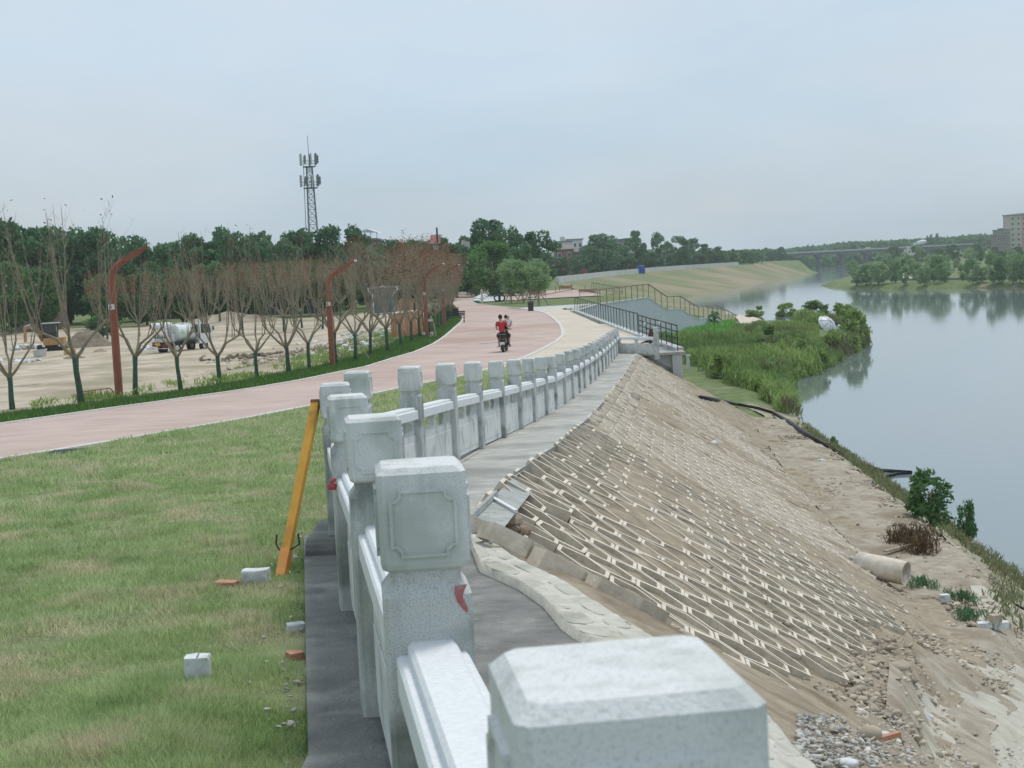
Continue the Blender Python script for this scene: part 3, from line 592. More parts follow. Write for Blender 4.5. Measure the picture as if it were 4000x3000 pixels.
def cutstone(name, label, cat, px, py, size, rz, m, crack=False):
    p = hit(px, py); o = thing(name, label, cat, p, rz)
    sx_, sy_, sz_ = size; mb = MB(); r1 = []
    for z_, k in ((-.02,1),(sz_*.9,1),(sz_,.95)):
        r1.append([(sx_/2*k*a+rng.normal()*.003, sy_/2*k*b+rng.normal()*.003, z_+rng.normal()*.002) for a, b in ((-1,-1),(0,-1.03),(1,-1),(1.02,0),(1,1),(0,1.02),(-1,1),(-1.02,0))])
    mb.loft(r1).build('block' if m is not M['brick'] else 'brick_piece', m, o)
    if crack: MB().box((sx_*.05,0,sz_+.001),(.006,sy_*.9,.004)).build('joint', M['stone_shaft'], o)
    return o
cutstone('stone_block', 'small white cut stone cube standing alone in the middle of the grass', 'stone block', 776,2672,(.11,.10,.13),.08,M['white_stone'],True)
cutstone('stone_block', 'rough white stone block lying on the grass next to the foot of the yellow prop', 'stone block', 1002,2290,(.165,.09,.11),-.1,M['white_stone'])
cutstone('brick', 'orange broken brick half sunk in the grass, left of the rough white block', 'brick', 888,2300,(.15,.07,.05),-.35,M['brick'])
cutstone('brick', 'orange brick lump at the edge of the grass touching the dark cement strip', 'brick', 1156,2590,(.075,.06,.055),.5,M['brick'])
cutstone('brick', 'tiny orange brick chip in the grass below the white stone cube', 'brick', 880,2748,(.06,.04,.02),.2,M['brick'])
cutstone('stone_block', 'broken pale stone lump at the grass edge halfway along the cement strip', 'stone block', 1157,2470,(.09,.08,.05),.3,M['white_stone'])
def mini(px, py, s_): return hit(px,py), s_
P_ = []; S_ = []
for k in range(110):
    y = 5.6+9*rng.random()**1.3; x = flx(y)-.02-abs(rng.normal())*.12; P_.append((x,y,H1(x,y)+.03)); S_.append(.005+.014*rng.random()**2)
tag(rocks('debris', P_, S_, M['grock']), 'crumbs of mortar and stone scattered along the edge of the grass', 'debris', kind='stuff')
lp = hit(1530,1552)
yl_ = thing('litter', 'crumpled yellow plastic litter on the grass behind the balustrade', 'litter', lp)
MB().loft([[(-.12,-.05,0),(.12,-.05,0),(.14,.06,.01),(-.12,.07,0)],[(-.07,-.02,.06),(.05,-.02,.05),(.05,.03,.07),(-.06,.02,.1)],[(-.02,0,.12),(0,0,.12),(0,.01,.13),(-.02,.01,.12)]]).build('wrapper', mat('yellow_plastic', (.65,.66,.15), rough=.5), yl_)
# mortar step at the far end of the footing
p = hit(1189,2200); q = hit(1330,2190)
ms = MB(); z0 = p[2]
w_ = float(fenceX(p[1]))-.02-p[0]
prof = [(0,0),(0,.10),(.03,.14),(.09,.165),(.2,.17),(.9,.17),(1.3,.1),(1.3,0)]
ms.loft([[(p[0]+.0+x_, p[1]+a, z0-.02+b) for a, b in prof] for x_ in (.01,.02,w_)])
tag(ms.build('cement_step', M['wet']), 'rounded grey cement step on the footing strip beside the grass', 'cement step')
# board forms on the slope
bc = [hit(*q_, off=.05) for q_ in ((1819,2052),(1997,1878),(2078,1922),(1917,2130))]
fb = thing('formwork_board', 'grey weathered plywood formwork boards tipped on the slope at the walkway corner', 'plywood board', bc[0])
M['ply'] = mat('grey_plywood', (.34,.35,.33), (.46,.47,.44), rough=.85, sc1=4, bump=.2, bsc=60, c3=(.10,.10,.09), p3=.68, sc3=14)
bc = [Vector(q_) for q_ in bc]; nb_ = (bc[1]-bc[0]).cross(bc[2]-bc[0]).normalized(); nb_ = nb_ if nb_.z > 0 else -nb_
for f0, f1, lift in ((0,.46,.0),(.475,1.0,.012)):
    a0 = bc[0].lerp(bc[1],f0); a1 = bc[0].lerp(bc[1],f1); b1_ = bc[3].lerp(bc[2],f1); b0 = bc[3].lerp(bc[2],f0)
    lo_ = [a0,a1,b1_,b0]; wpart('board', MB().loft([[v+nb_*(lift+.0) for v in lo_],[v+nb_*(lift+.018) for v in lo_]]), M['ply'], fb)
m0 = bc[0].lerp(bc[1],.47)+nb_*.035; m1 = bc[3].lerp(bc[2],.47)+nb_*.035
wpart('batten', MB().beam(m0, m1, .035, .03), M['stone_rail'], fb)
wpart('batten', MB().beam(bc[0]+nb_*.05, bc[0].lerp(bc[1],.55)+nb_*.05, .03, .05), M['ply'], fb)
for (px,py,s_,lab) in ((2004,2055,.17,'broken brown stone chunk lying just below the plywood boards'),(2048,2090,.12,'reddish brick lump on the honeycomb blocks below the boards')):
    p = hit(px,py,.03); o = thing('rubble_stone' if s_ > .15 else 'brick', lab, 'stone' if s_ > .15 else 'brick', p, .6)
    mb = MB().ell((0,0,s_*.3),(s_*.55,s_*.42,s_*.38),7,5); mb.v = [(x*(1+.16*rng.normal()),y*(1+.16*rng.normal()),z) for x,y,z in mb.v]; mb.build('lump', mat('brown_stone_%d'%int(s_*100), (.30,.20,.14) if s_ < .15 else (.33,.27,.20), (.46,.33,.25) if s_ < .15 else (.46,.39,.30), sc1=12, bump=.4, bsc=40), o)
# concrete pipe on the bench
pa = np.array(hit(3400,2235)); pb = np.array(hit(3560,2290))
Yp = 28.0; A_ = Vector(atY(3352,2200,Yp-.3)); B_ = Vector(atY(3540,2240,Yp-.9)); zc = H1((A_.x+B_.x)/2,(A_.y+B_.y)/2)+.17
pipe = thing('concrete_pipe', 'short cream concrete pipe with a broken end lying at the foot of the honeycomb slope', 'concrete pipe', (A_.x,A_.y,zc-.2))
d = (B_-A_); R_ = .225; mb = MB(); pts_ = [A_,A_+d*.42,A_+d*.5,A_+d*.58,B_]; 
def tubeh(mb, pts, rs, ri, n=20):
    mb.tube(pts, rs, n, cap=False); k = len(mb.v); mb.tube([pts[-1],pts[0]], ri, n, cap=False)
    m_ = len(pts); f0 = k-n*m_
    for i in range(n):
        j = (i+1)%n; mb.f.append((f0+i, f0+j, k+n+j, k+n+i)); mb.f.append((f0+(m_-1)*n+i, k+i, k+j, f0+(m_-1)*n+j))
tubeh(mb, pts_, [R_,R_,R_*1.03,R_,R_], R_-.04)
wpart('barrel', mb, M['block'], pipe, True)
pk = MB()
for k in range(7): pk.ell(A_+Vector((-.05-.08*rng.random(),rng.normal()*.08,.02+rng.normal()*.07)), (.05,.04,.03), 6, 4)
wpart('broken_edge', pk, M['white_stone'], pipe)
def rock(px, py, s_, lab, m=None, cat='stone', flat=.55):
    p = hit(px,py); o = thing('boulder', lab, cat, p, rng.random()*.5)
    mb = MB().ell((0,0,s_*flat*.4),(s_*.5,s_*.36,s_*flat*.5),9,6); mb.v = [(x*(1+.08*rng.normal()),y*(1+.08*rng.normal()),z*(1+.06*rng.normal())) for x,y,z in mb.v]
    mb.build('stone', m or M['rock'], o, True)
rock(3510,2620,.34,'long smooth brown stone lying on the gravelly bench below the honeycomb blocks',flat=.35)
rock(3398,2888,.16,'round tan cobble next to the orange brick on the grey chippings')
rock(3452,2885,.13,'pale cream cobble touching the round tan cobble',M['white_stone'])
rock(3355,2780,.11,'white flat chip of stone on the brown soil left of the cobbles',M['white_stone'],flat=.3)
rock(3628,2815,.13,'white angular stone at the right edge of the gravel bench',M['white_stone'],flat=.7)
rock(3300,2995,.14,'large broken pale slab piece at the bottom edge among grey chippings',M['white_stone'],flat=.3)
rock(2790,1740,.0+.28,'white stone lump on the soil far down the bench near the black hose',M['white_stone'],flat=.5)
rock(3210,1808,.28,'white plastic-like stone among weeds on the bench beyond the pipe',M['white_stone'],flat=.5)
p = hit(3460,2905); tag(MB().beam(Vector(p)+Vector((-.09,-.03,.03)),Vector(p)+Vector((.10,.07,.035)),.04,.03).build('brick', M['brick']), 'long orange broken brick beside two cobbles on the grey chippings', 'brick')
p = hit(3690,2352); ob = thing('stone_block', 'bright white stone block resting on a mound at the right of the bench', 'stone block', p)
MB().box((0,0,.08),(.17,.12,.12),.2).build('block', M['white_stone'], ob)
p = hit(3880,2460); ob = thing('stone_pile', 'pile of three pale blocks at the brink of the gravel slope', 'stone pile', p)
for dx_,dz_,s_ in ((-.14,.06,.2),(.12,.07,.24),(.02,.2,.16)):
    o = MB().box((dx_,rng.normal()*.03,dz_),(s_,.15,.12),rng.normal()*.3).build('block', M['white_stone'] if s_ > .17 else M['rock'], ob)
a_ = hit(3330,2168); b2 = hit(3480,2140); tag(MB().beam(Vector(hit(3458,2172))+Vector((0,0,.1)),Vector(hit(3560,2148))+Vector((0,0,.12)),.09,.03).build('plank', M['wood']), 'short weathered wooden plank behind the concrete pipe', 'plank')
# black hose running along the bench into the water
hp = [hit(*q_)+np.array([0,0,.09]) for q_ in ((2735,1562),(2800,1572),(2880,1585),(2960,1600),(3020,1618),(3080,1655),(3150,1705),(3230,1750),(3300,1795),(3360,1822))]
hp += [atZ(3440,1838,.05),atZ(3558,1846,.06),atZ(3500,1852,.04),atZ(3462,1864,.03)]
tag(MB().tube(hp,[.09]*len(hp),8).build('black_hose', M['black'], None, True), 'long black pipe snaking along the brown bench and out onto the water', 'pipe')
# ================================================================== BLOCK END, BLACK RAILING, STAIR WALL
zt = float(EYE-g(63)); bt = thing('retaining_block', 'grey concrete retaining block with a thin ledge at the far end of the walkway', 'retaining wall', (6,62.3,zt-1.6))
wpart('wall', MB().box((6.55,66.8,zt-1.4),(1.3,9.0,2.7)), M['pale'], bt)
wpart('pier', MB().box((6.96,61.98,zt-1.25),(.42,.5,2.35)), M['pale'], bt)
wpart('ledge', MB().box((6.0,62.2,zt-.03),(2.6,1.1,.1)), M['concrete'], bt)
wpart('corbel', MB().loft([[(5.2,61.98,zt-.09),(6.76,61.98,zt-.09),(6.74,61.98,zt-.9),(6.4,61.98,zt-1.15),(5.95,61.98,zt-1.1),(5.7,61.98,zt-.5)],[(5.2,62.6,zt-.09),(6.76,62.6,zt-.09),(6.74,62.6,zt-.9),(6.4,62.6,zt-1.15),(5.95,62.6,zt-1.1),(5.7,62.6,zt-.5)]]), M['pale'], bt)
def railing(name, label, pts, h, nb, m, toprail=.05, bal=.035, group=None, rails=(1.0,), post_every=None, parent_loc=None, balname='baluster'):
    pts = [Vector(map(float,p)) for p in pts]; root = thing(name, label, 'railing', pts[0], 0, group)
    cum = [0]
    for a, b in zip(pts[:-1], pts[1:]): cum.append(cum[-1]+(b-a).length)
    def at(s):
        for i in range(len(cum)-1):
            if s <= cum[i+1] or i == len(cum)-2:
                f = (s-cum[i])/max(cum[i+1]-cum[i],1e-6); return pts[i].lerp(pts[i+1], min(max(f,0),1))
    me = None
    for k in range(nb):
        p = at(cum[-1]*k/(nb-1))
        if me is None: me = MB().beam((0,0,-.05),(0,0,h),bal,bal).mesh(balname, m)
        o = link(balname, me, root); o.location = p-pts[0]
    for f in rails:
        P2 = [at(cum[-1]*k/(max(nb-1,8))) for k in range(max(nb-1,8)+1)]
        mb = MB()
        wpart('top_rail' if f == 1.0 else 'rail', mb.loft([[p+Vector((-toprail/2,0,h*f-toprail/2)),p+Vector((toprail/2,0,h*f-toprail/2)),p+Vector((toprail/2,0,h*f+toprail/2)),p+Vector((-toprail/2,0,h*f+toprail/2))] for p in P2]), m, root)
    return root
rb = [hit(2247,1216), hit(2262,1224), hit(2285,1236), hit(2320,1252.5), hit(2358,1266), hit(2396,1278), hit(2440,1294), hit(2475,1306)]
rl_ = [(float(crest(y)),y,float(EYE-g(y))+.12) for y in (127,124,118,110,102,95,88,82,78)]
M['railpaint'] = mat('pale_rail_paint', (.20,.21,.21), (.28,.29,.29), rough=.5, sc1=5)
r1_ = railing('black_railing', 'black steel railing with thin upright balusters curving along the beige path', rl_, 1.08, 27, M['black'])
kb = MB(); kb.loft([[(x-.16,y,z-.3),(x+.2,y,z-.3),(x+.2,y,z+.03),(x-.16,y,z+.03)] for x,y,z in [(float(crest(y)),y,float(EYE-g(y))+.1) for y in (127,118,110,102,95,88,82,76,70,62.9)]])
tag(kb.build('railing_kerb', M['pale']), 'pale raised kerb carrying the black railing beside the beige path', 'kerb')
wl = MB(); wl.loft([[(x-.15,y,.2),(x+.22,y,.2),(x+.22,y,z),(x-.15,y,z)] for x,y,z in [(float(crest(y)),y,float(EYE-g(y))-.22) for y in (127,118,110,102,95,88,82,76,71.2)]])
tag(wl.build('retaining_wall', M['pale']), 'long concrete retaining wall dropping below the black railing', 'retaining wall')
railing('black_railing', 'short dark railing section stepping toward the viewer above the retaining block', [(6.75,77,zt+.05),(6.8,72,zt+.05),(6.95,67.5,zt+.05),(7.05,62.2,zt+.05)], 1.05, 9, M['black'], rails=(1.0,.75,.5,.25))
# small frame post with two globe mirrors (parked scooter is behind it)
# blue-grey stair side wall
Zp = float(EYE-g(145))
tops = []
for (px,py),seg in (((2247,1202),0),((2342,1194),0),((2532,1168),1),((2605,1213),2),((2656,1208),2),((2727,1249),2),((2801,1240),2),((2874,1275),2)):
    if seg == 0: continue
    if seg == 1: P = np.array([14.9,157.3,Zp+.08])
    else: P = on_line(px,py,WALL[2],WALL[3])
    tops.append(P)
tops = [np.array([5.7,127,Zp-.1]),np.array([8.7,141,Zp+.05])]+tops
sw = thing('stair_side_wall', 'blue-grey rendered side wall of the river stairs, stepping down to the right', 'retaining wall', (14.9,157.3,1))
D_ = np.array([WALL[3][0]-WALL[2][0],WALL[3][1]-WALL[2][1]]); D_ /= np.linalg.norm(D_); N_ = np.array([-D_[1],D_[0]])
def wallseg(P, Q, th=.35): 
    n_ = np.array([-(Q[1]-P[1]),Q[0]-P[0]]); n_ = n_/np.linalg.norm(n_)*th
    return [[(P[0],P[1],-.3),(P[0]+n_[0],P[1]+n_[1],-.3),(P[0]+n_[0],P[1]+n_[1],P[2]),(P[0],P[1],P[2])],[(Q[0],Q[1],-.3),(Q[0]+n_[0],Q[1]+n_[1],-.3),(Q[0]+n_[0],Q[1]+n_[1],Q[2]),(Q[0],Q[1],Q[2])]]
mb = MB()
for P, Q in zip(tops[:-1], tops[1:]): mb.loft(wallseg(P,Q))
wpart('wall', mb, M['bluegrey'], sw)
mb = MB()
for P, Q in zip(tops[:-1], tops[1:]):
    r_ = wallseg(P+np.array([0,0,.0]),Q,.5); mb.loft([[(a[0]-.0,a[1]-.06,b) for a,b in zip(rr2,(rr2[2][2]+.003,rr2[2][2]+.003,rr2[2][2]+.14,rr2[2][2]+.14))] for rr2 in r_])
wpart('coping', mb, M['pale'], sw)
# steps behind the wall
st_ = thing('river_stairs', 'broad concrete stairs descending to the river behind the blue-grey wall', 'stairs', (15,160,1))
for P, Q in zip(tops[2:-1], tops[3:]):
    n_ = max(1,int(round((P[2]-Q[2])/.17))); 
    for k in range(n_ if P[2]-Q[2] > .3 else 1):
        a_ = P+(Q-P)*k/n_ if n_ > 1 else P; b2 = P+(Q-P)*(k+1)/n_ if n_ > 1 else Q
        z_ = a_[2]-.25; i_ = N_*.36; j_ = N_*4.4
        wpart('step', MB().loft([[(q_[0]+i_[0],q_[1]+i_[1],z_-1.5),(q_[0]+j_[0],q_[1]+j_[1],z_-1.5),(q_[0]+j_[0],q_[1]+j_[1],z_),(q_[0]+i_[0],q_[1]+i_[1],z_)] for q_ in (a_,b2)]), M['pale'], st_)
rt = [tops[1]*.9+tops[0]*.1]+tops[1:]
rt = [np.array([p_[0]+.1,p_[1]+.2,p_[2]+.14]) for p_ in rt]
rr_ = thing('stair_railing', 'brown steel railing stepping down on top of the blue-grey stair wall', 'railing', rt[0])
for P, Q in zip(rt[:-1], rt[1:]):
    n_ = max(1, int(round(np.linalg.norm((Q-P)[:2])/2.3)))
    for k in range(n_):
        a_ = P+(Q-P)*k/n_; wpart('rail_post', MB().beam(a_-np.array([0,0,.05]),a_+np.array([0,0,1.35]),.07,.07), M['brownrail'], rr_)
    wpart('top_rail', MB().beam(P+np.array([0,0,1.35]),Q+np.array([0,0,1.35]),.09,.09), M['brownrail'], rr_)
wpart('rail_post', MB().beam(rt[-1],rt[-1]+np.array([0,0,1.45]),.09,.09), M['brownrail'], rr_)
# ================================================================== VEGETATION
def quads(P, size, asp=1.0, up=0.0, name='leaves', m=None, parent=None, vert=0, nar=.28):
    """leaf quads (diamond) at points P"""
    n = len(P); size = np.broadcast_to(size, (n,)); a = rng.standard_normal((n,3)); a[:,2] = a[:,2]*(1-up)+up*2.2
    if vert: a = a*.42; a[:,2] += vert
    a /= np.linalg.norm(a, axis=1)[:,None]; b = rng.standard_normal((n,3)); b -= a*(a*b).sum(1)[:,None]; b /= np.linalg.norm(b, axis=1)[:,None]
    A = a*size[:,None]*.5*asp; B = b*size[:,None]*nar
    V = np.stack([P-A, P+B-A*.1, P+A, P-B-A*.1], 1).reshape(-1,3); Fc = np.arange(4*n).reshape(n,4)
    return raw(name, V, Fc, 4, m, parent)
def strips(P, Q, w_, name='twigs', m=None, parent=None):
    """thin triangles from P to Q"""
    n = len(P); d = Q-P; s = np.cross(d, rng.standard_normal((n,3))); s /= np.linalg.norm(s, axis=1)[:,None]+1e-9; s *= np.broadcast_to(w_, (n,))[:,None]*.5
    V = np.stack([P-s, P+s, Q], 1).reshape(-1,3); return raw(name, V, np.arange(3*n).reshape(n,3), 3, m, parent)
def crown_pts(n, r_, kind):
    """unit crown, height 1 (0..1), radius ~.42"""
    K = {'broad':34,'tall':30,'willow':26}[kind]; cs = []
    for k in range(K):
        h = r_.uniform(.16,.93); prof = {'broad': math.sin(math.pi*min(1,max(.08,(h-.12)/.9)))**.6, 'tall': math.sin(math.pi*min(1,max(.05,(h-.1)/.93)))**.8, 'willow': math.sin(math.pi*min(1,max(.05,(h-.08)/.95)))**.7}[kind]
        a = r_.uniform(0,2*math.pi); q = r_.uniform(.25,1)**.6*.33*prof; cs.append((q*math.cos(a), q*math.sin(a), h, r_.uniform(.07,.125)))
    cs = np.array(cs); i = rng.integers(0, K, n); d = rng.standard_normal((n,3)); d /= np.linalg.norm(d,axis=1)[:,None]
    rad = cs[i,3]*(.55+.5*rng.random(n)); P = cs[i,:3]+d*rad[:,None]*np.array([1.1,1.1,.85])
    if kind == 'willow': P[:,:2] *= 1.08; P = P+.022*rng.standard_normal(P.shape); P[:,2] -= .10*rng.random(n)*(np.hypot(P[:,0],P[:,1])*2.5)
    return P
class Proto: pass
def tree_proto(kind, seed, n, leaf, lm, bm, asp=1.0):
    r_ = random.Random(seed); P = crown_pts(n, r_, kind); t = Proto()
    o = quads(P, leaf*(.6+.8*rng.random(n)), asp, 0, 'crown', lm, None); t.crown = o.data; bpy.data.objects.remove(o)
    mb = MB(); mb.tube([(0,0,-.04),(.004,.004,.15),(.0,.01,.35),(.01,0,.6)], [.022,.018,.013,.005], 7)
    for k in range(7):
        a = 2*math.pi*k/7+r_.random(); h = .22+.05*k; q = .24+.06*r_.random(); mb.tube([(0,0,h),(q*.5*math.cos(a),q*.5*math.sin(a),h+.12),(q*math.cos(a),q*math.sin(a),h+.24)], [.009,.006,.002], 5)
    t.trunk = mb.mesh('trunk', bm, True); return t
def put_tree(t, P, h, wd, name, label, cat, group, rz=None):
    o = thing(name, label, cat, P, rng.random()*6.28 if rz is None else rz, group); s = (wd/.84, wd/.84, h)
    for nm, me in (('trunk', t.trunk), ('crown', t.crown)):
        c = link(nm, me, o); c.scale = s
    return o
DK = [tree_proto('broad', 11+k, 5200, .052, M['leaf_dark'], M['darkbark']) for k in range(3)]
DT = [tree_proto('tall', 31+k, 3600, .055, M['leaf_dark'], M['darkbark']) for k in range(2)]
MD = [tree_proto('broad', 21+k, 4200, .05, M['leaf_mid'], M['darkbark']) for k in range(2)]
WL = [tree_proto('willow', 41+k, 3000, .046, M['leaf_willow'], M['bark'], 1.5) for k in range(3)]
LG = [tree_proto('willow', 51, 9000, .036, M['leaf_light'], M['bark'], 1.4)]
def px_tree(t, px, ytop, Y, wpx, name, label, cat, group=None):
    """tree standing on the ground at depth Y under picture column px, its top at ytop"""
    top = atY(px, ytop, Y); x = top[0]+(top[2]-5)*.0; z = H1(x, Y); h = top[2]-z; wd = wpx*Y/F
    return put_tree(t, (x, Y, z-.05*h), h*1.05, wd, name, label, cat, group)
ordn = ['first','second','third','fourth','fifth','sixth','seventh','eighth','ninth','tenth','eleventh','twelfth','thirteenth','fourteenth','fifteenth','sixteenth','seventeenth','eighteenth','nineteenth','twentieth']
def nth(i): return ordn[i] if i < 20 else 'twenty-'+ordn[i-20] if i < 29 else str(i+1)+'th'
# dark trees behind the dirt lot
LT = [(-40,850,190,210,0),(60,862,186,190,0),(165,885,196,170,1),(250,880,205,180,2),(335,893,200,170,0),(425,906,210,150,1),(520,918,200,150,2),(600,955,205,140,0),(700,940,215,160,1),(780,915,210,150,0),(850,885,215,140,2),(925,905,206,150,1),(1000,912,215,150,0),(1075,925,205,140,2),(1165,902,215,170,0),(1258,884,210,170,1),(1345,875,215,150,2),(1430,950,206,150,0),(1510,935,225,130,1),(1580,940,232,140,0),(1640,942,225,140,2),(1700,925,240,130,1),(1775,950,226,140,0)]
for i, (x_, yt, Y_, wp, v) in enumerate(LT):
    px_tree(DK[v], x_, yt, Y_, wp*1.6, 'broadleaf_tree', 'dense dark green broadleaf tree behind the dirt lot, %s from the left edge' % nth(i), 'tree', 'dark trees behind the dirt lot')
for i, (x_, yt, Y_, wp, v) in enumerate([(20,1000,172,190,0),(140,1040,176,170,1),(420,1050,176,170,0),(560,1060,178,170,1),(700,1040,182,180,0),(830,1020,184,180,1),(960,1030,184,170,0),(1130,1010,188,190,1),(1290,1010,188,190,0),(1500,1020,196,190,1),(1620,1000,200,190,0),(1720,1000,205,180,1)]):
    px_tree(MD[v], x_, yt, Y_, wp*1.3, 'leafy_tree', 'lower mid green tree in front of the dark treeline, %s from the left' % nth(i), 'tree', 'lower green trees edging the dirt lot')
o = px_tree(MD[0], 395, 1222, 150, 150, 'round_bush', 'large rounded bright green bush behind the dirt mound and the tall lamp', 'bush')
# centre
for (x_, yt, Y_, wp, t, nm, lab) in ((1845,905,262,130,DK[0],'broadleaf_tree','tall dark tree on the left shoulder of the big central tree'),(1905,852,255,230,DK[1],'broadleaf_tree','biggest dark spreading tree rising above the bend of the red path'),(1985,880,250,130,DK[2],'broadleaf_tree','dark tree leaning against the right side of the biggest central tree'),(2035,950,246,110,DK[0],'broadleaf_tree','small dark tree between the central tree and the bushy round one'),(2095,902,255,170,DT[0],'broadleaf_tree','dark bushy tree with a narrow top just left of the white house'),
    (1915,945,222,190,LG[0],'willow_tree','fresh light green willow in front of the big central tree'),(2000,1010,214,130,WL[0],'willow_tree','soft light green willow beside the tyres, right of the larger willow'),(2080,1030,220,120,WL[1],'willow_tree','low willow behind the brown benches'),(1855,1020,230,90,WL[2],'willow_tree','narrow light green willow close behind the parked white car'),
    (2350,912,420,150,DK[1],'broadleaf_tree','broad dark tree right of the white house on the far bank'),(2480,896,430,85,DT[1],'broadleaf_tree','tall narrow dark tree standing alone above the far houses'),(2568,908,440,85,DT[0],'broadleaf_tree','rounded tree just right of the tall narrow tree, far bank'),(2645,920,450,100,DK[2],'broadleaf_tree','wide flat-topped dark tree on the far bank'),(2700,932,455,80,DK[0],'broadleaf_tree','dark tree touching the right side of the flat-topped tree'),(2750,950,462,70,DT[1],'broadleaf_tree','small dark tree sloping down to the right on the far bank'),(2800,962,470,70,DK[1],'broadleaf_tree','low round dark tree near the right end of the far houses'),(2300,960,410,90,DK[2],'broadleaf_tree','low dark tree right beside the white house'),(2420,960,415,110,DK[0],'broadleaf_tree','low dark tree below the tall narrow tree'),(2520,970,425,110,DK[1],'broadleaf_tree','dark low tree under the rounded tree')):
    if x_ > 2250: Y_ = float(np.interp(x_, [2123,2400,2700,2900], [385,475,585,640]))
    px_tree(t, x_, yt, Y_, wp*1.25, nm, lab, 'tree')
# promenade row on the far bank, beyond to the right
for i in range(22):
    x_ = 2060+i*36+6*rng.normal(); Y_ = np.interp(x_, [2060,2320,2600,2871], [385,438,545,640])+10*rng.random()
    yt = np.interp(x_, [2060,2400,2700,2860], [1003,994,985,985])+6*rng.normal()
    px_tree([DK[i%3],MD[i%2],DT[i%2]][i%3], x_, yt, Y_, 84, 'promenade_tree', 'small dark green tree above the far bank wall, %s from the left' % nth(i), 'tree', 'row of small trees above the far bank')
for i in range(14):
    x_ = 2850+i*16+4*rng.normal(); Y_ = 660+i*18; yt = 975+6*rng.normal()
    px_tree([DK[i%3],DT[i%2]][i%2], x_, yt-(x_-2850)*.02, Y_, 40, 'promenade_tree', 'hazy distant tree near the left end of the bridge, %s counted from the left' % nth(i), 'tree', 'distant trees by the left end of the bridge')
# right bank willows
RBT = [(3345,1112,1045,60),(3385,1110,1028,75),(3432,1108,1020,85),(3500,1104,1000,60),(3535,1110,1035,50),(3585,1100,1020,60),(3610,1112,1030,60),(3650,1100,995,95),(3690,1102,1020,70),(3765,1095,1028,48),(3800,1106,1008,62),(3838,1100,1040,45),(3885,1106,975,80),(3915,1100,1000,60),(3957,1104,1010,55),(3985,1098,985,70),(4020,1104,980,80)]
for i, (x_, yb, yt, wp) in enumerate(RBT):
    P = hit(x_, yb); t = WL[i%3]; z = P[2]; h = atY(x_, yt, P[1])[2]-z
    put_tree(t, (P[0],P[1],z-.03*h), h*1.03, wp*1.2*P[1]/F, 'willow_tree', 'young green willow on the far right riverbank, %s from the left tip' % nth(i), 'tree', 'willows along the right riverbank')
k_ = 0
for (y0_, ya, yb_, n_) in ((420,1000,1040,12),(500,985,1020,14),(600,965,1000,15),(760,945,985,16)):
    for k in range(n_):
        x_ = 3300+(4060-3300)*(k+rng.random()*.8)/n_
        if y0_ > 550: x_ = 3440+(4060-3440)*(k+rng.random()*.8)/n_
        yt = ya+(yb_-ya)*rng.random()-(x_-3700)*.045; Y_ = y0_+40*rng.random(); x0 = atY(x_, 1050, Y_)[0]; z = H1(x0, Y_); h = max(3.5, atY(x_, yt, Y_)[2]-z)
        put_tree([WL[k%3],MD[k%2]][k%2], (x0,Y_,z-.2), h, h*.9, 'riverbank_tree', 'soft green tree behind the right riverbank, %s from the left in the %s row back' % (nth(k), {420:'first',500:'second',600:'third',760:'fourth'}[y0_]), 'tree', 'woodland trees behind the right bank'); k_ += 1
# poplars and ridge
for i, (x_, yt, w_) in enumerate(((3622,920,10),(3637,915,14),(3660,910,15))):
    px_tree(DT[0], x_, yt, 1150, w_*1.6, 'poplar_tree', ['left and lowest','middle','right and tallest'][i]+' of three slim poplars on the skyline above the bridge truck', 'tree', 'three skyline poplars')
def forest(name, label, x0, x1, Yf, ytop, n, sz, seed, hmin=6):
    r_ = np.random.default_rng(seed); P = []
    for k in range(n):
        px = x0+(x1-x0)*r_.random(); Y_ = Yf*(1+.12*r_.random()); yt = np.interp(px, [q[0] for q in ytop], [q[1] for q in ytop])+5*vnoise(px,0,26,seed)*2+2*r_.standard_normal()
        T = atY(px, yt, Y_); zb = H1(T[0], Y_); m_ = 34; hh = max(T[2]-zb, hmin); c = r_.standard_normal((m_,3))*np.array([hh*.28,hh*.2,hh*.2]); c[:,2] = zb+hh*(.15+.8*r_.random(m_)**.7)-zb*0
        c[:,0] += T[0]; c[:,1] += Y_; P.append(c)
    P = np.concatenate(P); return tag(quads(P, sz*(.6+.8*rng.random(len(P))), 1, 0, name, M['leaf_mid']), label, 'forest', kind='stuff')
forest('distant_forest', 'long hazy belt of trees on the horizon behind the road bridge', 2990, 4080, 1200, [(2990,975),(3100,972),(3200,966),(3300,950),(3400,946),(3550,940),(3700,930),(3850,922),(4000,925)], 620, 5.0, 3, 10)
forest('distant_forest', 'dark belt of trees closing the gap behind the leftmost treeline', -80, 1800, 262, [(-80,930),(300,935),(620,985),(900,935),(1400,960),(1800,965)], 420, 1.3, 4)
forest('distant_forest', 'belt of trees behind the far bank houses and promenade', 1780, 2960, 640, [(1780,985),(2200,985),(2700,985),(2960,985)], 300, 2.6, 5, 6)
forest('distant_forest', 'hazy trees across the water below the road bridge', 3010, 3420, 1000, [(3010,990),(3200,1000),(3420,985)], 160, 3.5, 6, 6)
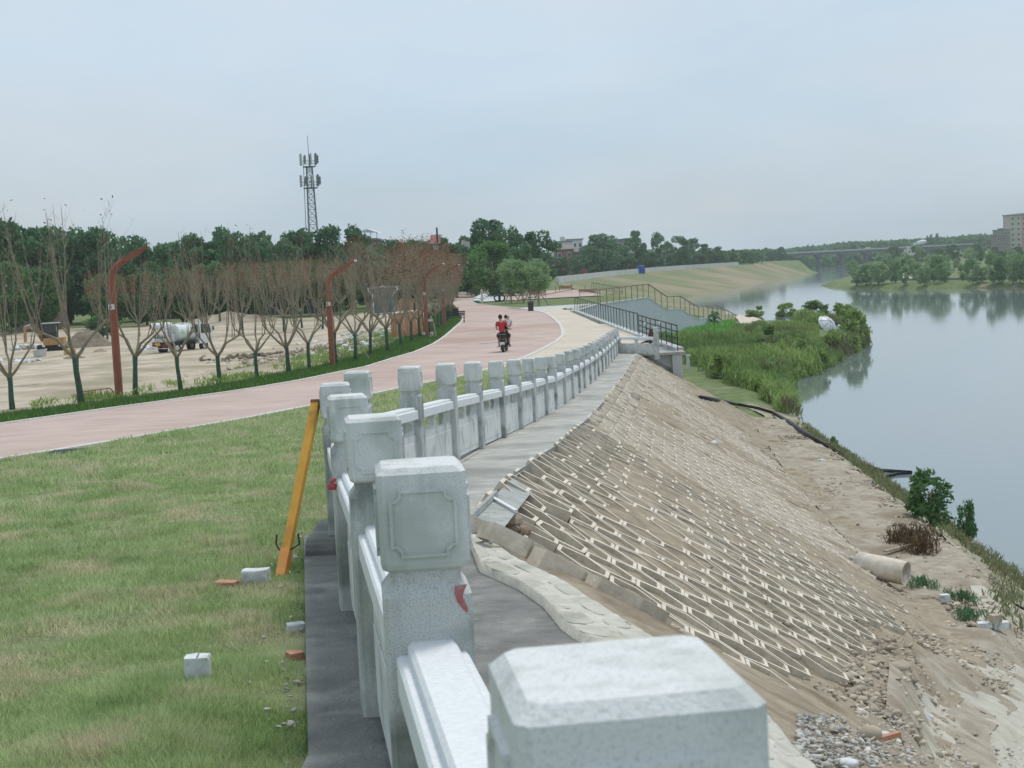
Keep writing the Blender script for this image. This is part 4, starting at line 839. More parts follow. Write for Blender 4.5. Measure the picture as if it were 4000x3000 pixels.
# ------------------------------------------------------------------ pollarded trees along the path
def bare_proto(seed, dense=1.0, red=1.0, h=5.0, up=False):
    r_ = random.Random(seed); t = Proto(); tr = MB(); H0 = r_.uniform(1.05,1.3)
    tr.tube([(0,0,-.1),(.01,0,.4),(.02*r_.uniform(-1,1),.02,.9),(0,.0,H0)], [.10,.082,.072,.085], 9)
    lb = MB(); S = []; E = []; W_ = []; tips = []; nl = r_.choice([4,5,5,6])
    for k in range(nl):
        a = 2*math.pi*k/nl+r_.uniform(-.35,.35); r1 = r_.uniform(.3,.45); r2 = r_.uniform(.6,.95); z1 = H0+r_.uniform(.35,.5); z2 = H0+r_.uniform(.65,1.1)
        p0 = Vector((0,0,H0-.06)); p1 = Vector((r1*math.cos(a),r1*math.sin(a),z1)); p2 = Vector((r2*math.cos(a+.15),r2*math.sin(a+.15),z2)); p3 = p2+Vector((.06*math.cos(a),.06*math.sin(a),.25))
        lb.tube([p0,p0.lerp(p1,.5)+Vector((0,0,-.03)),p1,p2,p3], [.052,.044,.037,.029,.02], 6)
        for q in range(r_.choice([3,4,4,5])):
            s0 = p1.lerp(p2, r_.uniform(.35,1)) if q > 1 else p3
            a2 = a+r_.uniform(-.9,.9); sp = r_.uniform(.15,.75); top = h*r_.uniform(.78,1.0)
            e1 = s0+Vector((sp*.45*math.cos(a2),sp*.45*math.sin(a2),(top-s0.z)*.38)); e2 = s0+Vector((sp*.8*math.cos(a2),sp*.8*math.sin(a2),(top-s0.z)*.72)); e3 = s0+Vector((sp*math.cos(a2),sp*math.sin(a2),top-s0.z))
            lb.tube([s0,e1,e2,e3], [.016,.012,.009,.004], 4); tips.append((e1,e2,e3))
            for w_ in range(int(9*dense)):
                f = r_.uniform(.38,1.0); b0 = (s0.lerp(e1,f*2) if f < .5 else e1.lerp(e3,(f-.5)*2)); L_ = r_.uniform(.35,1.1)
                d = Vector((r_.gauss(0,.3)+.3*math.cos(a2),r_.gauss(0,.3)+.3*math.sin(a2),1.0)).normalized()*L_; e = b0+d
                if e.z > h*1.03: e.z = h*1.0
                S.append(b0); E.append(e); W_.append(.011)
                for z_ in range(2): 
                    m_ = b0.lerp(e, r_.uniform(.3,.8)); S.append(m_); E.append(m_+Vector((r_.gauss(0,.16),r_.gauss(0,.16),r_.uniform(.12,.4)))); W_.append(.009)
    t.trunk = tr.mesh('trunk', M['bark_green'], True); t.limbs = lb.mesh('limbs', M['bark'])
    o = strips(np.array(S), np.array(E), np.array(W_), 'twigs', M['twig']); t.twigs = o.data; bpy.data.objects.remove(o)
    E_ = np.array(E); E_ = E_[E_[:,2] > h*.62]; n_ = int(len(E_)*red); sel = rng.integers(0, len(E_), max(n_,8)); P = E_[sel]+rng.standard_normal((len(sel),3))*.05
    o = quads(P, .045+.04*rng.random(len(sel)), 1.3, 0, 'leaves', M['leaf_red'] if red > .9 else M['leaf_brown']); t.leaves = o.data; bpy.data.objects.remove(o); return t
BP = [bare_proto(100+k, .45, .25, [5.3,4.7,5.5,4.9,4.5,5.2][k]) for k in range(6)]+[bare_proto(110+k, 1.2, 2.6) for k in range(3)]+[bare_proto(120+k, 1.7, .7) for k in range(2)]
def put_bare(t, P, s, label, group, guard=False):
    o = thing('pollarded_tree', label, 'tree', P, rng.random()*6.28, group); 
    o.rotation_euler[0] = .03*rng.normal(); o.rotation_euler[1] = .03*rng.normal()
    for nm in ('trunk','limbs','twigs','leaves'):
        c = link(nm, getattr(t, nm), o); c.scale = (s,s,s)
        if nm in ('twigs','leaves'): c['kind'] = 'stuff'
    return o
FR = [(50,1608),(318,1585),(530,1548),(706,1525),(857,1505),(1003,1482),(1130,1467),(1207,1449),(1312,1431),(1389,1419),(1446,1395),(1514,1380),(1568,1356),(1606,1340),(1640,1324)]
frp = [hitv(x_,y_) for x_,y_ in FR]; yy = frp[-1][1]+4
while yy < 176:
    frp.append(np.array([float(lotx(yy))-1.15, yy, H1(float(lotx(yy))-1.15,yy)])); yy += 4.4
for i, P in enumerate(frp):
    t = BP[(i*5)%6] if i < 10 else BP[6+(i%3)] if i%2 else BP[9+(i%2)]
    put_bare(t, P, 1.0+.07*rng.normal()+(.14 if i < 2 else 0), '%s bare pollarded tree from the left edge in the row along the red path' % nth(i), 'pollarded trees along the path')
# supporting stakes on one tree
P = frp[9]; sk = thing('tree_stakes', 'pair of slanting wooden stakes propping the tree right of the second lamp', 'tree stakes', P)
for a in (-1,1): MB().beam((a*.75,-.15,-.02),(a*.08,0,1.1),.035,.035).build('stake', M['wood'], sk)
# further rows of the same trees out on the lot
j = 0
for (x_, yb, s_) in sorted([(420,1330,1.25),(545,1320,1.2),(730,1312,1.3),(800,1325,1.2),(950,1310,1.25),(1110,1300,1.3),(1180,1282,1.3),(1260,1290,1.3),(1240,1245,1.35),(1330,1240,1.4),(1620,1245,1.3),(1690,1225,1.3),(1650,1270,1.3),(1720,1200,1.3),(1060,1250,1.4),(960,1255,1.4),(860,1262,1.4),(1150,1245,1.4)]):
    P = hit(x_, yb); put_bare(BP[6+(j%5)], P, s_, 'brown twiggy tree out on the dirt lot, trunk foot %s counted from the left' % nth(j), 'twiggy trees on the dirt lot'); j += 1
# ------------------------------------------------------------------ grass
def blades(name, X, Y, hgt, wd, m, lean=.5, zoff=0):
    n = len(X); Z = Hz(X, Y)+zoff; P = np.stack([X,Y,Z],-1); a = rng.random(n)*6.283; h = hgt; w2 = wd
    s = np.stack([np.cos(a),np.sin(a),np.zeros(n)],-1)*w2[:,None]*.5; b = rng.random(n)*6.283; le = lean*h*rng.random(n)
    T = P+np.stack([np.cos(b)*le,np.sin(b)*le,h],-1); V = np.stack([P-s,P+s,T],1).reshape(-1,3)
    return raw(name, V, np.arange(3*n).reshape(n,3), 3, m, None)
M['blade'] = leafmat('grass_blades', (.36,.48,.20), (.56,.65,.345), island=.4, sc1=1.6, trans=.4, c3=(.70,.64,.44), p3=.58, sc3=1.5)
M['blade2'] = leafmat('verge_blades', (.09,.19,.05), (.15,.26,.075), island=.35, sc1=2, trans=.3)
n = 360000; u = rng.random(n); Y = 4.6*(30/4.6)**u; lft = np.maximum(-.375*Y-.4, np.interp(Y, rY, rX)+.12); fy_ = np.array([p[1] for p in fl]+ys2[1:]); fx_ = np.array([p[0] for p in fl]+[float(fenceX(v))-.28 for v in ys2[1:]])
X = lft+(np.interp(Y, fy_, fx_)+.07*vnoise(Y,0,.12,8)+.09*vnoise(Y,0,.7,9)+.03-lft)*rng.random(n); cl = vnoise(X,Y,.28,61)+.6*vnoise(X,Y,.9,62)+.35*vnoise(X,Y,.12,60)
dr_ = vnoise(X,Y,1.0,63)+.5*vnoise(X,Y,.3,64); keep = rng.random(n) < np.clip(1.05-1.4*np.maximum(dr_-.15,0)*2,.15,1); X, Y, cl = X[keep], Y[keep], cl[keep]
hg = (.030+.075*np.clip(cl+.25,0,1)**1.3+.018*rng.random(len(X)))*np.interp(Y,[5,12,30],[1,1.15,1.8]); wd = (.0045+.003*rng.random(len(X)))*np.interp(Y,[5,10,30],[1,1.5,4.5])
edge = np.interp(Y, fy_, fx_)-X; hg *= np.clip(.55+edge*1.2,.55,1)
tag(blades('grass', X, Y, hg, wd, M['blade'], 1.1, -.005), 'patchy mown grass with straw coloured spots left of the balustrade', 'grass', kind='stuff')
n = 60000; Y = 28+28*rng.random(n)**1.3; a0 = np.interp(Y, rY, rX)+.15; X = a0+(np.interp(Y, fy_, fx_)-a0)*rng.random(n)
tag(blades('grass', X, Y, .07+.06*rng.random(n), .02+.012*rng.random(n), M['blade'], .9), 'strip of grass between the red path and the far part of the balustrade', 'grass', kind='stuff')
n = 70000; Y = 18*(170/18)**rng.random(n); dl = rng.random(n)**.8*2.3; X = lotx(Y)-.12-dl; sc__ = np.interp(Y,[20,60,170],[1,1.6,3])
tag(blades('verge_grass', X, Y, (.09+.10*rng.random(n))*np.interp(Y,[20,60,170],[1,1.2,1.6]), (.02+.012*rng.random(n))*sc__, M['blade2'], .9, .02), 'lush green verge grass between the red path and the dirt lot', 'grass', kind='stuff')
# weeds on the lot edge
def clumps(name, label, C_, hts, rad, nl, lsz, m, up=0.0, cat='weeds', zfac=1.0):
    n = len(C_); m_ = nl; i = np.repeat(np.arange(n), m_); u = rng.random(n*m_); a = rng.random(n*m_)*6.283; rr = np.sqrt(rng.random(n*m_))*(rad[i] if hasattr(rad,'__len__') else rad)*(1-.45*u)
    P = C_[i]+np.stack([rr*np.cos(a), rr*np.sin(a), hts[i]*u**.8],-1); return tag(quads(P, lsz*(.6+.8*rng.random(len(P))), 2.6, 0, name, m, None, .9, .17), label, cat, kind='stuff')
Cw = []
for k in range(300):
    y = 45+60*rng.random(); x = float(lotx(y))-2.3-abs(rng.normal())*2.2
    if vnoise(x,y,5,71) > (-.1 if y > 62 else .12): Cw.append((x,y,H1(x,y)+.05))
Cw = np.array(Cw); clumps('verge_weeds', 'leafy weeds creeping from the verge over the dirt lot edge', Cw, .10+.16*rng.random(len(Cw)), .45, 36, .10, M['weed'])
# promontory weeds
from_px = [(2640,1395),(2690,1455),(2790,1510),(2900,1548),(3000,1585),(3088,1629)]
pn = [hit(*q_) for q_ in from_px]; pY = [p[1] for p in pn][::-1]; pX = [p[0] for p in pn][::-1]
Cp = []; Hp = []; kind_ = []
while len(Cp) < 2300:
    y = 74+125*rng.random()**1.15; x0 = float(crest(y))+(.6 if y < 127 else 0); wx_ = float(np.interp(y,[127,141,157.3,200],[5.7,8.7,14.9,31.5])); x0 = max(x0 if y < 127 else wx_, 7.4)+.5; x1 = float(shore(y))+.6; x = x0+(x1-x0)*rng.random()
    px, py = proj((x,y,.9))
    lim = np.interp(px, [q_[0] for q_ in from_px], [q_[1] for q_ in from_px])
    if px < 3088 and py > lim-50: continue
    if px < 2625 and py > 1400: continue
    if px > 3085 and py > 1480: continue
    # sandy path and clearings
    if 2860 < px < 3120 and abs(py-np.interp(px,[2860,3000,3120],[1268,1262,1250])) < 17+0*px: continue
    if 2900 < px < 3010 and 1290 < py < 1360 and abs(py-(1325+(px-2955)*.35)) < 16: continue
    if 3180 < px < 3265 and 1275 < py < 1330: continue
    sh = x1-x; h = .8+.4*rng.random()+(.8 if sh < 5 and y > 105 else 0)*rng.random()+.5*max(0,float(vnoise(x,y,9,81)))*2
    if px < 2950 and py < 1345: h *= .7
    if 3140 < px < 3295 and 1270 < py < 1395: h *= .4
    if 2980 < px < 3330 and 1270 < py < 1345: h *= .5
    Cp.append((x,y,H1(x,y) if x < float(shore(y)) else 0)); Hp.append(h); kind_.append(0 if (px < 2860 and py < 1340) else (2 if float(vnoise(x,y,7,82)) > .12 and px > 2900 else 1))
Cp = np.array(Cp); Hp = np.array(Hp); kind_ = np.array(kind_)
for kk, nm, lab, m_ in ((0,'weeds','low bright green leafy weeds below the blue-grey stair wall',M['weed_bright']),(1,'weeds','tall tangled green weeds covering the spit of land by the river',M['weed']),(2,'weeds','duller yellowish weeds among the green thicket by the river',M['weed_dull'])):
    s_ = kind_ == kk; clumps(nm, lab, Cp[s_], Hp[s_], .75, 62, .26, m_)
# bushes at the tip and along the shore
SB = [tree_proto('willow', 71+k, 1900, .085, M['weed'], M['bark'], 1.4) for k in range(2)]
for i, (px, py, h, w_, lab) in enumerate(((3300,1375,3.3,3.6,'leafy shrub hanging over the water, left of the outermost shrub'),(3335,1352,3.6,3.2,'outermost tall shrub at the tip of the green spit overhanging the water'),(3345,1320,3.0,3.0,'shrub behind the outermost shrub at the tip of the spit'),(3300,1290,3.2,3.6,'shrub at the tip of the spit just right of the white umbrella'),(3240,1262,2.0,4.6,'long low bush directly behind the white umbrella'),(3180,1262,3.0,4.6,'rounded bush on the river side of the sandy path end'),(3160,1440,2.4,3.0,'shrub on the near shore of the spit with a dark reflection'),(2830,1470,1.8,2.6,'dense dark shrub in the nearest corner of the spit'),(3010,1380,2.6,3.6,'tall shrub in the middle of the spit beside the pale clearing'),(3070,1235,2.0,3.6,'low waterside bush behind the sandy path'),(2950,1238,1.8,3.4,'low waterside bush at the left end of the sandy path'))):
    P = hit(px,py); P = P if P[2] > 0 else atZ(px,py,0.0); put_tree(SB[i%2], (P[0],P[1],max(P[2],0)-.32*h), h*1.35, w_, 'river_shrub', lab, 'shrub', None)
# broad-leaved plant below the stairs
P = hit(2790,1315); pl = thing('broad_leaved_plant', 'tall plant with drooping broad leaves standing in the weeds below the stair wall', 'plant', P)
MB().tube([(0,0,-.1),(.05,0,1.2),(0,0,2.5)],[.06,.05,.03],6).build('stem', M['weed'], pl)
for k in range(16):
    a = 2*math.pi*k/16*2.4; z = 1.4+1.2*k/16; r_ = 1.25-.3*k/16; c, s__ = math.cos(a), math.sin(a)
    MB().loft([[(c*.05-s__*.02,s__*.05+c*.02,z),(c*.05+s__*.02,s__*.05-c*.02,z)],[(c*r_*.5-s__*.2,s__*r_*.5+c*.2,z+.35),(c*r_*.5+s__*.2,s__*r_*.5-c*.2,z+.35)],[(c*r_-s__*.03,s__*r_+c*.03,z-.15),(c*r_+s__*.03,s__*r_-c*.03,z-.15)]],cap=False).build('leaf', M['leaf_dark'], pl)
# saplings and weeds on the lower bank
SP = tree_proto('willow', 91, 1300, .075, M['leaf_mid'], M['bark'], 1.6)
for px, py, h, w_, lab in ((3640,2060,1.6,1.25,'bushy blue-green sapling at the water edge beyond the pipe'),(3775,2135,1.5,.65,'thin upright sapling at the water edge, right of the bushy sapling'),(3260,1760,.7,.4,'small sprig of weed standing at the shoreline beyond the black pipe')):
    P = hit(px,py); put_tree(SP, (P[0],P[1],P[2]-.1), h, w_, 'sapling', lab, 'sapling', None)
Cb = []; 
while len(Cb) < 420:
    y = 24+45*rng.random()**1.2; ex = float(np.interp(y,EY_,EX_)); sh = float(shore(y)); x = ex+.1+(sh-ex-.4)*rng.random()**.85
    if vnoise(x,y,2.2,91)+.25*rng.random() > -.05: Cb.append((x,y,H1(x,y)))
Cb = np.array(Cb); clumps('bank_weeds', 'thin grasses and weeds on the bank falling to the water beyond the pipe', Cb, .12+.28*rng.random(len(Cb)), .32, 34, .085, M['weed_dull'], .2)
Cb = np.array([(lambda P:(P[0]+rng.normal()*.2,P[1]+rng.normal()*.35,P[2]))(hit(px,py)) for px,py in [(3540,2125)]*14+[(3600,2150)]*10])
clumps('dry_bush', 'brownish dry scrub on the brink just above the concrete pipe', Cb, .25+.2*rng.random(len(Cb)), .3, 60, .07, M['leaf_brown'])
for (px,py,lab) in ((3590,2290,'small green tuft at the right end of the concrete pipe'),(3750,2350,'dark weed tuft right of the white block on the mound'),(3770,2420,'weed tuft below the mound on the gravel bench')):
    P = hit(px,py); clumps('weed_tuft', lab, P[None,:]+rng.standard_normal((9,3))*np.array([.12,.15,0]), .12+.1*rng.random(9), .14, 40, .05, M['leaf_dark'])
# ================================================================== LAMPS
LAMPS = [(467,1560,'leftmost and largest brick red street lamp bent over the path'),(1300,1440,'second brick red bent lamp, left of the grey kiosk'),(1668,1325,'third brick red bent lamp standing in front of the orange barrier boards'),(1738,1282,'fourth brick red lamp, half lost among the russet trees'),(1768,1224,'fifth and farthest brick red lamp, beside the dark litter bin')]
lpost = MB().loft([[(p_[0]*w_+x_,p_[1]*w_,z_) for p_ in ((-1,-.35),(-.2,-1),(1,-.55),(1,.35),(.2,1),(-1,.55))] for x_,z_,w_ in ((0,-.1,.12),(0,1.5,.118),(0,3.75,.112))]+[[(x_+p_[0]*.105*c_,p_[1]*.105,z_-p_[0]*.105*s_) for p_ in ((-1,-.35),(-.2,-1),(1,-.55),(1,.35),(.2,1),(-1,.55))] for x_,z_,c_,s_ in ((.06,4.02,.93,.37),(.26,4.24,.75,.66),(.5,4.38,.55,.83))]).mesh('post', M['lamp'])
larm = MB().beam((.46,0,4.365),(1.05,0,4.66),.17,.16).beam((1.04,0,4.655),(1.32,0,4.80),.13,.09).mesh('arm', M['lamp'])
lhead = MB().box((1.33,0,4.80),(.09,.14,.09)).mesh('lamp_head', M['white'])
lbase = MB().box((0,0,.02),(.34,.34,.05)).mesh('base_plate', M['lamp'])
stick = MB().box((0,-.128,2.93),(.20,.008,.17)).mesh('sticker', M['sticker'])
slog = MB().prism([(-.07,-.035),(-.03,-.05),(.01,-.04),(.03,-.01),(.01,.03),(-.02,.045),(-.05,.02),(-.02,.015),(.0,.0),(-.03,-.015),(-.065,-.02)],(-.01,-.133,2.93),(1,0,0),(0,0,1),(0,-1,0),.003).mesh('print', M['logo'])
scol = thing
TIPS = [966,1024,1034,1038,1058]
for i, (x_, y_, lab) in enumerate(LAMPS):
    P = hitv(x_, y_); o = thing('street_lamp', lab, 'street lamp', P, -.12, 'brick red bent street lamps'); sl = (y_-TIPS[i])*P[1]/F/4.8; print('lamp', P, sl); o.scale = (sl,sl,sl)
    for nm, me in (('post',lpost),('arm',larm),('lamp_head',lhead),('base_plate',lbase)): link(nm, me, o)
    s_ = link('sticker', stick, o); link('print', slog, s_)
    if i == 2:
        for a in (-.17,.36): 
            s_ = link('sticker', stick, o); s_.location = (a,0,-2.55); q_ = link('print', slog, s_)
# ================================================================== LOT THINGS
gm = {}; M['steelbar'] = mat('satin_steel', (.30,.31,.32), rough=.5)
def scoot(name, label, loc, rz, body, seatc=None):
    o = thing(name, label, 'scooter', loc, rz)
    for y_, nm in ((0,'rear_wheel'),(1.28,'front_wheel')):
        w_ = MB(); w_.tube([(-.055,y_,.24),(-.04,y_,.24),(.04,y_,.24),(.055,y_,.24)],[.19,.24,.24,.19],16); w = w_.build(nm, M['rubber'], o)
        MB().tube([(-.06,y_,.24),(.06,y_,.24)],[.12,.12],10).build('rim', M['dark'], w)
    def rr(y,z,hw,hh,n=10): return [(hw*math.copysign(abs(math.cos(2*math.pi*k/n))**.7,math.cos(2*math.pi*k/n)), y, z+hh*math.copysign(abs(math.sin(2*math.pi*k/n))**.7,math.sin(2*math.pi*k/n))) for k in range(n)]
    MB().loft([rr(-.22,.62,.05,.06),rr(-.16,.60,.13,.13),rr(.1,.58,.18,.17),rr(.45,.54,.17,.18),rr(.6,.42,.12,.12)]).build('tail_body', body, o)
    MB().loft([rr(-.12,.75,.11,.03),rr(.1,.78,.15,.05),rr(.5,.76,.13,.05),rr(.62,.72,.07,.04)]).build('seat', M['dark'], o)
    MB().box((0,.78,.30),(.30,.42,.05)).build('footboard', M['dark'], o)
    MB().loft([[(-.17,.98,.28),(.17,.98,.28),(.16,1.04,.28),(-.16,1.04,.28)],[(-.2,1.06,.7),(.2,1.06,.7),(.14,1.14,.7),(-.14,1.14,.7)],[(-.13,1.02,1.0),(.13,1.02,1.0),(.1,1.1,1.0),(-.1,1.1,1.0)]]).build('leg_shield', body, o)
    MB().tube([(0,1.28,.24),(0,1.12,.6),(0,1.04,1.0)],.03,6).build('fork', M['dark'], o)
    h_ = MB().tube([(-.33,.94,1.04),(-.12,1.03,1.02),(.12,1.03,1.02),(.33,.94,1.04)],.017,6).build('handlebar', M['dark'], o)
    for s_ in (-1,1):
        m_ = MB().tube([(s_*.22,.98,1.04),(s_*.30,1.0,1.2)],.007,4).build('mirror', M['dark'], o); MB().ell((s_*.32,.99,1.26),(.05,.018,.075),8,5).build('mirror_glass', M['chrome'], m_)
    MB().box((0,-.19,.44),(.21,.012,.13)).build('number_plate', M['sticker'], o)
    MB().ell((0,-.2,.63),(.10,.03,.035),8,5).build('tail_light', M['logo'], o)
    MB().loft([[(-.07,-.22,.36),(.07,-.22,.36),(.07,-.1,.5),(-.07,-.1,.5)],[(-.09,-.30,.14),(.09,-.30,.14),(.09,-.26,.16),(-.09,-.26,.16)]]).build('mudguard', M['dark'], o)
    MB().tube([(-.16,-.06,.82),(-.17,-.2,.86),(0,-.27,.87),(.17,-.2,.86),(.16,-.06,.82)],.012,5).build('grab_rail', M['steelbar'], o)
    MB().tube([(.13,.25,.22),(.16,-.1,.26),(.17,-.28,.30)],[.035,.045,.05],8).build('exhaust', M['dark'], o)
    MB().beam((-.34,.42,.26),(.34,.42,.26),.04,.025).build('foot_peg', M['dark'], o)
    return o
def skinfig(name, verts, edges, rad, m, parent, sub=2, root=0):
    me = bpy.data.meshes.new(name); me.from_pydata([tuple(v) for v in verts], edges, []); me.materials.append(m); o = link(name, me, parent)
    md = o.modifiers.new('skin','SKIN'); md.use_smooth_shade = True
    for i, r_ in enumerate(rad):
        me.skin_vertices[0].data[i].radius = (r_, r_) if not hasattr(r_,'__len__') else r_; me.skin_vertices[0].data[i].use_root = (i == root)
    s = o.modifiers.new('sub','SUBSURF'); s.levels = sub; s.render_levels = sub; return o
M['skin'] = mat('skin', (.50,.31,.22), rough=.6); M['hair'] = mat('black_hair', (.018,.014,.012), rough=.55)
M['redshirt'] = mat('red_shirt', (.42,.03,.045), (.50,.05,.07), rough=.85, sc1=20); M['trousers'] = mat('black_trousers', (.014,.014,.015), (.025,.025,.026), rough=.85, sc1=20); M['whiteshirt'] = mat('white_shirt', (.68,.68,.66), rough=.85)
def rider(name, label, loc, rz, s=1.0, shirt=None, pants=None, hair=True, dx=0, dy=0, dz=0, lean=0.0, twist=0.0, arms=True, legs=True):
    o = thing(name, label, 'person', loc, rz)
    T = lambda x,y,z: Vector((dx+x*s+lean*max(z-.8,0), dy+y*s, dz+.8+(z-.8)*s))
    V = [T(0,0,.84),T(0,0,1.0),T(0,.02,1.2),T(0,.03,1.36),T(0,.04,1.46)]; E = [(0,1),(1,2),(2,3),(3,4)]; Rr = [.13*s,.125*s,.14*s,.10*s,.052*s]
    def add(p, i, r_): V.append(p); Rr.append(r_); E.append((i,len(V)-1)); return len(V)-1
    head = add(T(.01,.05,1.55),4,.085*s); head = add(T(.01,.05,1.67),head,.088*s)
    for sg in (-1,1):
        if legs:
            i = add(T(sg*.12,.06,.82),0,.10*s); i = add(T(sg*.27,.42,.76),i,.078*s); i = add(T(sg*.25,.44,.52),i,.052*s); i = add(T(sg*.25,.46,.32),i,.036*s); i = add(T(sg*.26,.62,.29),i,.032*s)
        i = add(T(sg*.17,.03,1.37),3,.062*s); i = add(T(sg*.27,.12,1.17),i,.046*s)
        i = add(T(sg*.30,.45,1.07) if arms else T(sg*.18,.25,1.08),i,.036*s); i = add(T(sg*.31,.70,1.07) if arms else T(sg*.08,.36,1.12),i,.028*s)
        for f in range(4): add(T(sg*(.29+.012*f) if arms else sg*(.06+.012*f),.76 if arms else .41,(1.06-.012*f)),i,.0095*s)
        add(T(sg*.27 if arms else sg*.05,.73 if arms else .37,1.09),i,.0105*s)
    b = skinfig('body', V, E, Rr, M['skin'], o, 2)
    sv = [T(0,0,.90),T(0,0,1.02),T(0,.02,1.2),T(0,.03,1.37)]; se = [(0,1),(1,2),(2,3)]; srr = [.155*s,.148*s,.165*s,.12*s]
    for sg in (-1,1): sv.append(T(sg*.17,.03,1.375)); se.append((3,len(sv)-1)); srr.append(.082*s); sv.append(T(sg*.25,.095,1.22)); se.append((len(sv)-2,len(sv)-1)); srr.append(.068*s)
    skinfig('shirt', sv, se, srr, shirt, o, 2)
    if pants and legs:
        pv = [T(0,0,.85),T(0,0,.93)]; pe = [(0,1)]; pr = [.155*s,.14*s]
        for sg in (-1,1):
            k = len(pv); pv += [T(sg*.12,.06,.82),T(sg*.27,.40,.765),T(sg*.262,.43,.64)]; pe += [(0,k),(k,k+1),(k+1,k+2)]; pr += [.12*s,.10*s,.078*s]
        skinfig('shorts', pv, pe, pr, pants, o, 2)
        for sg in (-1,1):
            q = T(sg*.26,.56,.26); MB().ell(q,(.045*s,.12*s,.04*s),10,6).build('shoe', M['dark'], o, True)
    hm = MB(); c_ = T(.01,.05,1.645)
    hm.ell(c_+Vector((0,-.012*s,.015*s)),(.098*s,.11*s,.115*s),14,9)
    if hair: hm.build('hair', M['hair'], o, True)
    for sg in (-1,1): MB().ell(c_+Vector((sg*.097*s,.005*s,-.03*s)),(.014*s,.022*s,.032*s),6,5).build('ear', M['skin'], o, True)
    fm = MB().ell(c_+Vector((0,.105*s,-.04*s)),(.014*s,.022*s,.022*s),6,5).build('nose', M['skin'], o, True)
    for sg in (-1,1): MB().ell(c_+Vector((sg*.035*s,.088*s,-.005*s)),(.013*s,.012*s,.009*s),6,4).build('eye', M['hair'], o)
    MB().ell(c_+Vector((0,.092*s,-.075*s)),(.028*s,.012*s,.007*s),8,4).build('mouth', M['redshirt'], o)
    return o
PB = hit(1966,1378); RZ = -.12
M['scbody'] = mat('black_scooter_plastic', (.02,.022,.022), rough=.3)
scoot('scooter', 'black scooter carrying riders away along the red path', PB, RZ, M['scbody'])
rider('person', 'person in a red shirt and black shorts driving the scooter, seen from behind', PB, RZ, .97, M['redshirt'], M['trousers'], True, 0, .08, .03, lean=-.10)
rider('person', 'dark-haired passenger half hidden between the red-shirted driver and the small child', PB, RZ, .8, M['trousers'], M['trousers'], True, .12, .40, .16, lean=.02, arms=False, legs=False)
rider('person', 'bald-headed small child in a white shirt held up on the right of the scooter', PB, RZ, .62, M['whiteshirt'], M['trousers'], False, .25, .26, .36, lean=.03, arms=False, legs=False)
# painted line on the path
a_ = hit(1868,1346); b_ = hit(2018,1333); mk = MB(); mk.loft([[(a_[0],a_[1]-.22,H1(*a_[:2])+.048),(a_[0],a_[1]+.2,H1(*a_[:2])+.048),(a_[0],a_[1]+.2,H1(*a_[:2])+.056),(a_[0],a_[1]-.22,H1(*a_[:2])+.056)],[(b_[0],b_[1]-.16,H1(*b_[:2])+.048),(b_[0],b_[1]+.1,H1(*b_[:2])+.048),(b_[0],b_[1]+.1,H1(*b_[:2])+.056),(b_[0],b_[1]-.16,H1(*b_[:2])+.056)]])
o = mk.build('painted_line', M['kerb']); o['kind'] = 'structure'
# parked scooter behind the end panel
P = hit(2560,1352); P = np.array([6.1,70.5,H1(6.1,70.5)+.1])
M['redbody'] = mat('red_scooter_plastic', (.10,.045,.045), rough=.3)
scoot('scooter', 'parked red and grey scooter behind the end panel of the balustrade, only mirrors showing', (6.45,65.2,H1(6.45,65.2)-.1), 2.9, M['redbody'])
# ------------------------------------------------------------------ spray truck
P = hit(632,1383); tk = thing('spray_truck', 'small white truck with a fog cannon barrel and round tank on the dirt lot', 'truck', P, -.62)
S_ = 1.0
def wheel(mb_name, x, y, r_, w_, par):
    o = MB().tube([(x-w_/2,y,r_),(x-w_/2+.03,y,r_),(x+w_/2-.03,y,r_),(x+w_/2,y,r_)],[r_*.85,r_,r_,r_*.85],18).build(mb_name, M['rubber'], par); MB().tube([(x-w_/2-.01,y,r_),(x+w_/2+.01,y,r_)],[r_*.5,r_*.5],12).build('rim', M['pale'], o)
for x_ in (-.68,.68): wheel('wheel', x_, .75, .38, .34, tk); wheel('wheel', x_, 3.45, .38, .24, tk)
MB().box((0,2.0,.62),(.8,4.0,.16)).build('chassis', M['dark'], tk)
MB().box((0,1.35,.80),(1.7,2.9,.08)).build('flat_bed', M['dark'], tk)
cabp = [(2.95,.55),(4.25,.55),(4.32,1.2),(4.05,2.05),(3.0,2.12)]
MB().loft([[(x_,a,b) for a,b in cabp] for x_ in (-.82,-.78,.78,.82)]).build('cab', M['white'], tk)
for s_ in (-1,1):
    MB().loft([[(s_*.825,3.15,1.3),(s_*.825,4.12,1.3),(s_*.825,3.98,1.95),(s_*.825,3.15,1.98)],[(s_*.835,3.15,1.3),(s_*.835,4.12,1.3),(s_*.835,3.98,1.95),(s_*.835,3.15,1.98)]]).build('side_window', M['glass'], tk)
    MB().box((s_*1.0,4.2,1.6),(.06,.12,.3)).build('mirror', M['dark'], tk)
MB().loft([[(-.7,4.335,1.25),(.7,4.335,1.25),(.7,4.09,1.98),(-.7,4.09,1.98)],[(-.7,4.345,1.25),(.7,4.345,1.25),(.7,4.10,1.98),(-.7,4.10,1.98)]]).build('windscreen', M['glass'], tk)
MB().loft([[(-.7,2.94,1.4),(.7,2.94,1.4),(.7,2.94,1.95),(-.7,2.94,1.95)],[(-.7,2.95,1.4),(.7,2.95,1.4),(.7,2.95,1.95),(-.7,2.95,1.95)]]).build('rear_window', M['glass'], tk)
M['tank'] = mat('white_green_tank', (.66,.72,.68), (.74,.78,.76), rough=.4, sc1=3, c3=(.30,.48,.30), p3=.6, sc3=1.1)
